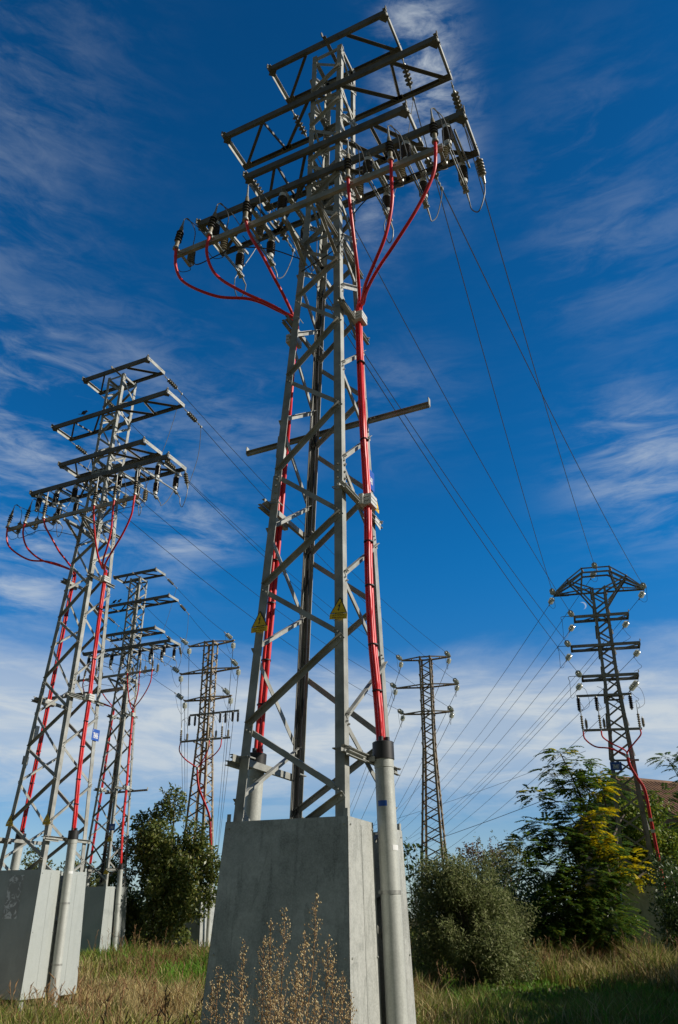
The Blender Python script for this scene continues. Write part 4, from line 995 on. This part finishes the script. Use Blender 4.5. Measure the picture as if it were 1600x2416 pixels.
# grey-green willow-like bush and companions on the right
bl = clumps((3.45, 23.6, 1.5), (1.35, .95, 1.45), 36, .52, 13) + [((2.2, 23.4, 1.3), (.5, .4, .8)), ((2.3, 23.4, .6), (.5, .4, .6))] + [((2.55, 23.6, .7), (.55, .5, .7)), ((4.9, 23.8, .55), (.5, .4, .5)), ((4.35, 23.8, 1.0), (.6, .5, .8)), ((2.35, 23.3, 2.0), (.45, .4, .7)), ((3.3, 23.6, 2.75), (.55, .5, .5)), ((2.5, 23.5, 2.75), (.4, .4, .4))]
tree('willow_bush', 'large rounded grey-green bush just right of the central pylon\'s base', 'bush', (3.5, 23.6, 0), bl, 4600, .10, LM_will, .07, 15, aspect=3.4, spr=(200, .55, 34), nb=0, group=None, shell=.25, nlimb=26, fork=.12)
bl = clumps((5.2, 29.5, 1.75), (1.4, .8, 1.5), 26, .52, 23) + [((5.5, 29.6, 3.3), (.5, .5, .5)), ((6.2, 29.6, 3.5), (.45, .45, .45))]
tree('olive_bush', 'olive-green bush behind the grey-green one, with thin upright twigs', 'bush', (5.0, 29.5, .1), bl, 1700, .10, LM_will, .07, 25, aspect=3.0, spr=(80, .7, 26), shell=.4, nlimb=18, fork=.15)
bl = clumps((6.9, 38.5, 3.2), (1.5, 1.0, 1.3), 14, .6, 33)
tree('reddish_tree', 'reddish-leaved tree peeping over the bushes left of the yellow-patched tree', 'tree', (6.9, 38.5, .2), bl, 650, .13, LM_red, .09, 35, spr=(40, .5, 20))
bl = [((2.2, 26, 3.2), (.28, .25, .4)), ((2.45, 26.1, 3.55), (.3, .3, .25)), ((2.1, 26, 3.7), (.2, .2, .2)), ((2.75, 26, 3.1), (.25, .25, .3)), ((2.3, 26, 2.4), (.5, .4, .6))]
tree('sapling', 'thin young tree right behind the central pylon\'s clad base', 'tree', (2.35, 26.0, .05), bl, 420, .15, LM_dark, .03, 45, aspect=1.6, nlimb=6)

# feathery tree: fronds of paired leaflets
def frond_mesh(fr, seed, lsz=.11, n=11):
    """fr: list of (base, direction, length); drooping rachis with two rows of leaflets"""
    r = np.random.default_rng(seed); out = []
    for p, d, L in fr:
        p = np.array(p); d = np.array(d) / np.linalg.norm(d); side = np.cross(d, [0, 0, 1.0]); side /= np.linalg.norm(side) + 1e-9; upn = np.cross(side, d)
        for i in range(n):
            t = (i + 1) / n; c = p + d * L * t + np.array([0, 0, -1]) * L * .38 * t * t
            ll = lsz * (1.15 - .55 * abs(t - .45)) * r.uniform(.8, 1.2); wd = ll * .20
            for s_ in (-1, 1):
                dd = side * s_ * .85 + d * .5 + np.array([0, 0, -.35 + r.normal(0, .12)]); dd /= np.linalg.norm(dd); cr = np.cross(dd, upn); cr /= np.linalg.norm(cr) + 1e-9
                out.append([c, c + dd * ll * .45 + cr * wd, c + dd * ll, c + dd * ll * .45 - cr * wd])
    return np.array(out, np.float32).reshape(-1, 3)
def feathery(root, blobs, nfr, seed, m, name, L=.55, lsz=.12, base=(0, 0, 0)):
    r = np.random.default_rng(seed); fr = []; wts = np.array([np.prod(b[1]) ** (2 / 3) for b in blobs]); wts = wts / wts.sum(); b0 = np.array(base)
    for k in range(nfr):
        c, rr = blobs[r.choice(len(blobs), p=wts)]; d = r.normal(0, 1, 3); d[2] = d[2] * .6 + .15; d /= np.linalg.norm(d)
        p = np.array(c) + d * np.array(rr) * r.uniform(.35, .95) - b0; d2 = d * np.array([1, 1, .35]) + np.array([0, 0, .12]); fr.append((p, d2, L * r.uniform(.6, 1.3)))
    P = frond_mesh(fr, seed, lsz); return np_mesh(name, P, quads(len(P) // 4), 4, [m], parent=root)
bt = (9.6, 29.6, .1)
fb = [((8.35, 29.6, 7.15), (.45, .4, .3)), ((8.0, 29.6, 6.5), (.5, .45, .3)), ((9.0, 29.6, 6.8), (.5, .45, .3)), ((9.6, 29.8, 6.3), (.5, .5, .3)), ((7.1, 29.4, 5.6), (.45, .45, .3)), ((12.0, 29.6, 5.6), (.5, .5, .35)), ((12.6, 29.6, 4.8), (.6, .5, .4)), ((12.9, 29.6, 3.6), (.7, .6, .6)), ((8.6, 29.6, 6.0), (.5, .5, .4)), ((8.6, 29.5, 6.0), (.5, .5, .4)), ((8.1, 29.4, 5.25), (.6, .6, .45)), ((7.4, 29.3, 4.5), (.7, .6, .45)), ((6.6, 29.2, 3.9), (.7, .6, .42)), ((6.3, 29.0, 3.3), (.6, .6, .45)),
      ((9.3, 29.8, 5.9), (.8, .7, .6)), ((10.3, 29.9, 6.1), (.55, .6, .5)), ((10.9, 29.9, 5.2), (.6, .6, .5)), ((9.9, 30, 5.1), (.9, .8, .7)), ((8.8, 29.6, 4.8), (.9, .8, .6)), ((8.0, 29.4, 3.9), (1.0, .9, .7)),
      ((9.2, 29.6, 3.8), (1.0, .9, .8)), ((10.3, 29.7, 4.0), (1.0, .9, .8)), ((7.2, 29.2, 3.0), (.9, .9, .7)), ((8.5, 29.3, 2.8), (1.1, 1, .9)), ((9.1, 29.4, 2.9), (1.0, 1, .8)), ((7.6, 29.1, 2.0), (1.1, 1, .9)),
      ((8.9, 29.2, 1.6), (1.2, 1, .9)), ((7.0, 29.0, 1.2), (.7, .8, .8)), ((11.4, 29.6, 4.2), (.8, .8, .8)), ((11.7, 29.5, 3.2), (.9, .8, .8))]
def scl(b, k): c, r = b; return ((c[0] * k, c[1] * k, 1.7 + (c[2] - 1.7) * k), tuple(x * k for x in r))
fb = [scl(b, 1.05 if b[0][0] < 9.8 else 1.17) for b in fb]; bt = (10.3, 31.6, .1)
rt_ = empty('feathery_tree', Matrix.Translation(V(bt)))
feathery(rt_, fb, 3000, 51, LM_frond, 'crown', .52, .15, bt)
yb = [scl(b, 1.06) for b in [((9.05, 28.75, 3.95), (.42, .3, .55)), ((9.95, 28.7, 3.35), (.60, .3, .42)), ((10.1, 28.7, 3.05), (.45, .3, .35)), ((9.3, 28.8, 4.95), (.35, .3, .25)), ((9.4, 29.0, 5.75), (.35, .3, .3)), ((8.2, 28.6, 2.6), (.5, .3, .35)), ((8.9, 28.8, 4.5), (.45, .3, .45))]]
feathery(rt_, yb, 170, 52, LM_yel, 'yellow_foliage', .42, .15, bt)
feathery(rt_, fb[:8], 60, 53, LM_yel, 'turning_leaves', .42, .12, bt)
trunk(rt_, (0, 0, 0), [(np.array(c) - np.array(bt), r) for c, r in fb], .13, 55, nlimb=18, fork=.3)
tag(rt_, 'broad feathery-leaved tree with bright yellow patches standing in front of the arched pylon', 'tree')
# dark understorey and the leafy mass at the right edge
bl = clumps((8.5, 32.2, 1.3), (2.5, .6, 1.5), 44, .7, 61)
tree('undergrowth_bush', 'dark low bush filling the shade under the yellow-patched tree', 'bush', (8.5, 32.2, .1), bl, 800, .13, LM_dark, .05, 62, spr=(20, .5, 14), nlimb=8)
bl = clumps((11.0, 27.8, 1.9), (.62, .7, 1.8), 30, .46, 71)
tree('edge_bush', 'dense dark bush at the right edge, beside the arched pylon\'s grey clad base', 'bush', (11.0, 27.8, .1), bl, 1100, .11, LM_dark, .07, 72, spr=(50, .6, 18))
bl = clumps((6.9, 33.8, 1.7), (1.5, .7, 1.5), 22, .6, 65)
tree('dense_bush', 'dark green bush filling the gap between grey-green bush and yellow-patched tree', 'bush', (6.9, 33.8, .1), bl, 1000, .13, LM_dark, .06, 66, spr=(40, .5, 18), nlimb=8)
bl = clumps((12.7, 34.0, 3.3), (1.6, 1.0, 2.7), 44, .62, 75) + [((12.1, 33.8, 5.6), (.6, .5, .5)), ((13.0, 33.8, 5.5), (.6, .5, .6)), ((13.3, 33.6, 4.2), (.7, .5, .8))]
tree('green_tree', 'bright green tree between the yellow-patched tree and the tiled house', 'tree', (12.7, 34.0, .2), bl, 1100, .15, LM_brt, .1, 76, spr=(40, .6, 20))
bt2 = (16.4, 36.5, .2); e2_ = empty('feathery_tree', Matrix.Translation(V(bt2)))
fb2 = [((15.2, 36.5, 8.2), (.5, .4, .35)), ((15.7, 36.5, 7.7), (.5, .4, .35)), ((16.6, 36.5, 8.4), (.7, .6, .4)), ((16.5, 36.5, 7.3), (.8, .7, .5)), ((17.4, 36.4, 6.6), (.9, .8, .6))]
feathery(e2_, fb2, 220, 57, LM_frond, 'crown', .55, .15, bt2); trunk(e2_, (0, 0, 0), [(np.array(c) - np.array(bt2), r) for c, r in fb2], .1, 58, nlimb=5, fork=.7)
tag(e2_, 'feathery treetop at the right edge, only its tip showing above the tiled roof', 'tree')
# distant trees seen behind the left-edge pylon
for i, (x, y, z, rx, rz, lab) in enumerate(((-23.6, 66, 3.3, 1.6, 2.4, 'rounded far tree seen between the legs of the left-edge pylon'), (-20.9, 67, 2.9, 1.4, 2.0, 'far tree just right of the left-edge pylon\'s front leg'),
                                         (-18.9, 66, 2.5, 1.5, 1.7, 'low far tree behind the right leg of the left-edge pylon'), (-26.6, 68, 2.4, 1.4, 1.6, 'far tree at the very left edge behind the left-edge pylon'))):
    bl = clumps((x, y, z * 1.15), (rx, 1.2, rz * 1.3), 20, .8, 80 + i); tree('distant_tree', lab, 'tree', (x, y, .2), bl, 330, .26, LM_far, .12, 90 + i, spr=(25, .8, 14), group='distant trees at the left')
for i, (x, y, z, lab) in enumerate(((-16.5, 52, 1.2, 'low scrub behind the distant grey pylon, left of the leafy tree'), (-11.5, 50, 1.4, 'low scrub far behind the leafy tree'), (1.5, 60, 1.6, 'low far scrub directly behind the front pylon'), (19, 50, 2.6, 'shady scrub beside the tiled house'), (9.5, 58, 1.9, 'far scrub seen through gaps left of the yellow-patched tree'), (-21, 58, 1.5, 'low scrub far behind the left-edge pylon'))):
    bl = clumps((x, y, z), (3.2, 1.0, z), 16, .9, 180 + i); tree('scrub_bush', lab, 'bush', (x, y, .2), bl, 260, .22, LM_dark if i % 2 else LM_far, .08, 190 + i, spr=(20, .6, 12))
# trees out of frame on the right whose shade falls over the near grass
for i, (x, y, h) in enumerate(((13.6, 13.0, 7.4), (14.4, 17.2, 7.8), (13.2, 9.3, 6.6), (11.0, 15.0, 4.6), (19.5, 20.6, 8.2), (11.6, 18.9, 5.6), (8.6, 12.3, 3.6), (8.2, 9.4, 3.2))):
    bl = clumps((x, y, h * .52), (1.7, 2.5, h * .44), 34, 1.0, 280 + i); tree('shade_tree', ('green tree out of frame on the right, second nearest', 'green tree out of frame on the right, third nearest', 'green tree out of frame on the right, nearest', 'low green tree out of frame on the right', 'tall green tree out of frame on the right, farthest', 'rounded green tree out of frame on the right, mid distance', 'low dense shrub-like tree out of frame, beyond the dark grass', 'lowest shrub-like tree out of frame at the right, closest to the path')[i], 'tree', (x, y, 0), bl, 230, .28, LM_dark, .16, 290 + i)

gp = []
for (cx, cy, rx, ry, n_, hh) in ((4.0, 22.9, 2.2, 1.7, 5200, .26), (1.9, 24.5, 1.0, 1.6, 1500, .35), (7.5, 25.5, 3.2, 1.0, 2600, .40), (-3.4, 25.5, 1.6, 3.0, 2600, .30), (-7.6, 29.5, 1.6, 1.6, 1500, .55), (2.6, 18.5, 1.4, 2.2, 1600, .3), (-4.7, 15.6, 1.2, 1.2, 800, .25)):
    a_ = rng.uniform(0, 6.28, n_); r_ = rng.random(n_) ** .6; x_ = cx + np.cos(a_) * r_ * rx; y_ = cy + np.sin(a_) * r_ * ry
    gp.append(np.stack([x_, y_, gz(x_, y_) + hh * rng.random(n_) * (1.1 - r_) * (.6 + .5 * cheap_noise(x_, y_, 3.0, 31))], 1))
gp = np.concatenate(gp); gc = np_mesh('ground_cover', leaf_cloud(gp, 1.5, .11, 1.7), quads(len(gp)), 4, [LM_cov]); tag(gc, 'low broad-leaved weeds growing among the grass', 'weeds', kind='stuff')
# ------------------------------------------------------------ tiled house behind the trees
hr = empty('tiled_house', Matrix.Translation(V((20.8, 47.0, .2))) @ Matrix.Rotation(R_(27), 4, 'Z'))
MT['plaster'] = mat('ochre_plaster', (.34, .24, .15), .9, 0, (.22, .14, .09), 1.5, .4, 20)
MT['tile'] = mat('clay_tile', (.24, .125, .065), .85, 0, (.13, .07, .04), 2.5, .3, 15, detail=8)
MT['dark_glass'] = mat('window_dark', (.02, .02, .022), .2)
W2, D2, HE, HR = 6.0, 4.0, 5.6, 8.1
mb = MB()
for a, b, c, d in (((-W2, -D2), (W2, -D2), 0, 0), ((W2, -D2), (W2, D2), 0, 0), ((W2, D2), (-W2, D2), 0, 0), ((-W2, D2), (-W2, -D2), 0, 0)):
    mb.bar((a[0], a[1], HE / 2), (b[0], b[1], HE / 2), .25, HE)
for x in (-W2, W2): mb.prism([(-D2, HE), (D2, HE), (0, HR)], (x - .12, 0, 0), (x + .12, 0, 0), (0, 1, 0), (0, 0, 1))
mb.build('wall', 'plaster', hr)
def tiled(name, p0, p1, down, n, parent, rad=.11):
    """rows of half-round tiles running down a slope from ridge p0-p1"""
    mb = MB(); p0, p1, down = V(p0), V(p1), V(down); ex = (p1 - p0).normalized(); nrm = ex.cross(down).normalized()
    if nrm.z < 0: nrm = -nrm
    mb.add([p0, p1, p1 + down, p0 + down, p0 - nrm * .1, p1 - nrm * .1, p1 + down - nrm * .1, p0 + down - nrm * .1], [(0, 1, 2, 3), (7, 6, 5, 4), (0, 3, 7, 4), (1, 5, 6, 2), (3, 2, 6, 7), (0, 4, 5, 1)])
    for i in range(n):
        c = p0.lerp(p1, (i + .5) / n); vs = []; k = 6; segs = 10
        for s_ in range(segs + 1):
            rr = rad * (1 - .12 * (s_ % 2)); q = c + down * (s_ / segs)
            for a in range(k): t = math.pi * a / (k - 1); vs.append(q + ex * math.cos(t) * rr + nrm * math.sin(t) * rr)
        mb.add(vs, [(s_ * k + a, s_ * k + a + 1, (s_ + 1) * k + a + 1, (s_ + 1) * k + a) for s_ in range(segs) for a in range(k - 1)], 0, True)
    return mb.build(name, 'tile', parent)
tiled('roof', (-W2 - .4, 0, HR + .15), (W2 + .4, 0, HR + .15), (0, -D2 - .7, -(HR - HE) * (D2 + .7) / D2), 42, hr, .13)
tiled('roof', (W2 + .4, 0, HR + .151), (-W2 - .4, 0, HR + .151), (0, D2 + .7, -(HR - HE) * (D2 + .7) / D2), 42, hr, .13)
mb = MB(); mb.tube([(-W2 - .4, 0, HR + .2), (W2 + .4, 0, HR + .2)], .14, 8); mb.build('ridge', 'tile', hr)
tiled('porch_roof', (-W2 + .3, -D2 - .13, 3.4), (W2, -D2 - .13, 3.4), (0, -1.5, -.55), 60, hr, .075)
mb = MB(); mb.box((-3.5, -D2 - .1, 1.9), 1.1, .12, 1.3); mb.build('window', 'dark_glass', hr)
tag(hr, 'ochre house with a brown clay-tiled roof, half hidden by trees at the right edge', 'house')

# ------------------------------------------------------------ dry seed-head weed in the foreground
def dry_weed(base, tips, seed, label, name='dry_weed'):
    """panicle weed: wiry stems ending at tips, upper half branched and strung with small fluffy heads"""
    r = np.random.default_rng(seed); root = empty(name, Matrix.Translation(V(base))); mb = MB(); heads = []
    for (tx_, ty_, tz_) in tips:
        tip_ = V((tx_, ty_, tz_)) - V(base); mid = V((tip_.x * .45, tip_.y * .4, tip_.z * .55)) + V(r.normal(0, .015, 3)); pa = curve([V((r.normal(0, .02), r.normal(0, .02), 0)), mid, tip_ - V((tip_.x * .12, 0, tip_.z * .16)), tip_], 12)
        mb.tube(pa, [.0036 * (1 - .85 * i / (len(pa) - 1)) + .0005 for i in range(len(pa))], 5)
        for i, q in enumerate(pa):
            d = (tip_ - q).length
            if d > .72: continue
            for j in range(3 if d > .03 else 2):
                aa = r.uniform(0, 6.28); bl_ = (.015 + .17 * d ** .75) * r.uniform(.35, 1.15)
                e = q + V((math.cos(aa) * bl_ * .85, math.sin(aa) * bl_ * .85, bl_ * .72)); c1 = q.lerp(e, .5) + V((math.cos(aa), math.sin(aa), -.6)) * bl_ * .10
                mb.tube([q, c1, e], [.0011, .0009, .0005], 3, 0, False)
                for m_ in range(int(2 + bl_ * 55)):
                    u_ = r.uniform(.10, 1.05); hq = q.lerp(c1, u_ * 2) if u_ < .5 else c1.lerp(e, u_ * 2 - 1); heads.append(np.array(hq) + r.normal(0, .0065, 3))
    mb.build('stems', 'straw', root)
    n = len(heads); c = np.array(heads); rr = (.0024 * r.uniform(.4, 2.0, n))[:, None]
    dirs = np.array([[1, 0, 0], [-1, 0, 0], [0, 1, 0], [0, -1, 0], [0, 0, 1.5], [0, 0, -1.2]]); P = (c[:, None, :] + dirs[None] * rr[:, None, :] * r.uniform(.6, 1.3, (n, 6, 1))).reshape(-1, 3)
    F = np.array([[0, 2, 4], [2, 1, 4], [1, 3, 4], [3, 0, 4], [2, 0, 5], [1, 2, 5], [3, 1, 5], [0, 3, 5]]); idx = (np.arange(n)[:, None, None] * 6 + F[None]).ravel()
    np_mesh('seed_heads', P, idx, 3, [LM_seed], parent=root); tag(root, label, 'weed', 'dry weeds in the foreground'); return root
MT['straw'] = mat('dry_stem', (.30, .17, .07), .8, 0, (.2, .11, .045), 30)
LM_seed = leafmat('seed_fluff', [(0, (.70, .52, .24)), (1, (.42, .28, .12)), (.5, (.82, .70, .44))], .35, .8, .1)
dry_weed((-.20, 4.15, .02), [(-.11, 4.15, 1.79), (-.05, 4.2, 1.60), (-.16, 4.1, 1.63), (-.20, 4.2, 1.50)], 101, 'tallest dry weed with fluffy seed heads before the clad base')
dry_weed((-.32, 4.25, .02), [(-.265, 4.25, 1.725), (-.33, 4.2, 1.68), (-.37, 4.3, 1.60), (-.29, 4.2, 1.48)], 102, 'second tallest dry weed, just left of the tallest')
dry_weed((-.52, 4.2, .02), [(-.45, 4.2, 1.59), (-.57, 4.2, 1.48), (-.61, 4.3, 1.42), (-.50, 4.1, 1.45), (-.66, 4.2, 1.36)], 103, 'leftmost dry seed-head weed before the clad base')
dry_weed((.0, 4.25, .02), [(.02, 4.25, 1.46), (.06, 4.3, 1.38), (-.03, 4.2, 1.51)], 104, 'rightmost low dry weed, spreading towards the bright corner')
dry_weed((-.30, 3.9, .02), [(-.18, 3.9, 1.48), (-.30, 3.95, 1.46), (-.42, 3.9, 1.44), (-.24, 3.85, 1.40), (-.10, 3.9, 1.38)], 105, 'low bushy dry weed nearest the camera')
# reed-like dry stalks
def stalks(x, y, n, h, spread, seed, label, m='straw', lean=.25):
    r = np.random.default_rng(seed); root = empty('dry_stalks', Matrix.Translation(V((x, y, float(gz(x, y)))))); mb = MB()
    for k in range(n):
        b = V((r.normal(0, spread), r.normal(0, spread), 0)); hh = h * r.uniform(.6, 1.1); e = b + V((r.normal(0, lean), r.normal(0, lean * .5), hh))
        mb.tube(curve([b, b.lerp(e, .5) + V((0, 0, .05 * hh)), e], 4), [.006, .006, .005, .005, .005, .004, .004, .003, .002], 4, 0, False)
        for j in range(5): q = b.lerp(e, .75 + .06 * j); mb.tube([q, q + V((r.normal(0, .04), r.normal(0, .04), .07))], [.009, .003], 4)
    mb.build('stems', m, root); tag(root, label, 'dry plant', 'clumps of dry stalks in the grass'); return root
for i_, (x_, y_, n_s, h_s, lab_) in enumerate(((-5.6, 16.0, 16, .62, 'low dry stalks at the bottom edge, nearest the left-edge pylon'), (-4.2, 14.2, 18, .75, 'dry stalks at the bottom edge left of the central base'), (-3.6, 17.6, 20, .8, 'tan stalks in the middle of the left grass'),
        (-5.9, 26.5, 18, .9, 'dry stalks before the leafy tree, left side'), (-4.6, 29.5, 20, .9, 'dry stalks before the leafy tree, right side'), (2.6, 20.4, 12, .8, 'few pale stalks below the grey-green bush'), (10.6, 26.4, 20, 1.1, 'reddish stalks at the right edge before the dark bush'), (6.9, 27.2, 22, 1.0, 'tan stalks between the grey-green bush and the yellow-patched tree'))):
    stalks(x_, y_, n_s, h_s, .45, 220 + i_, lab_)
stalks(-3.3, 12.3, 12, 1.0, .25, 201, 'dry stalks in the grass left of the front pylon\'s base')
stalks(-1.9, 9.2, 9, 1.0, .18, 202, 'dry grass stalks close beside the left edge of the front pylon\'s base', lean=.3)
stalks(5.6, 25.0, 12, 1.15, .35, 203, 'tan stalks standing in the grass below the yellow-patched tree')
stalks(8.4, 25.5, 14, 1.3, .45, 204, 'brown stalks in front of the arched pylon\'s clad base')
stalks(-4.9, 22.5, 12, .95, .4, 205, 'dry stalks in the middle of the grass between the left-edge and front pylons')
stalks(-7.6, 30.5, 18, 1.2, .5, 206, 'reddish dry stalks in front of the distant grey pylon\'s base')
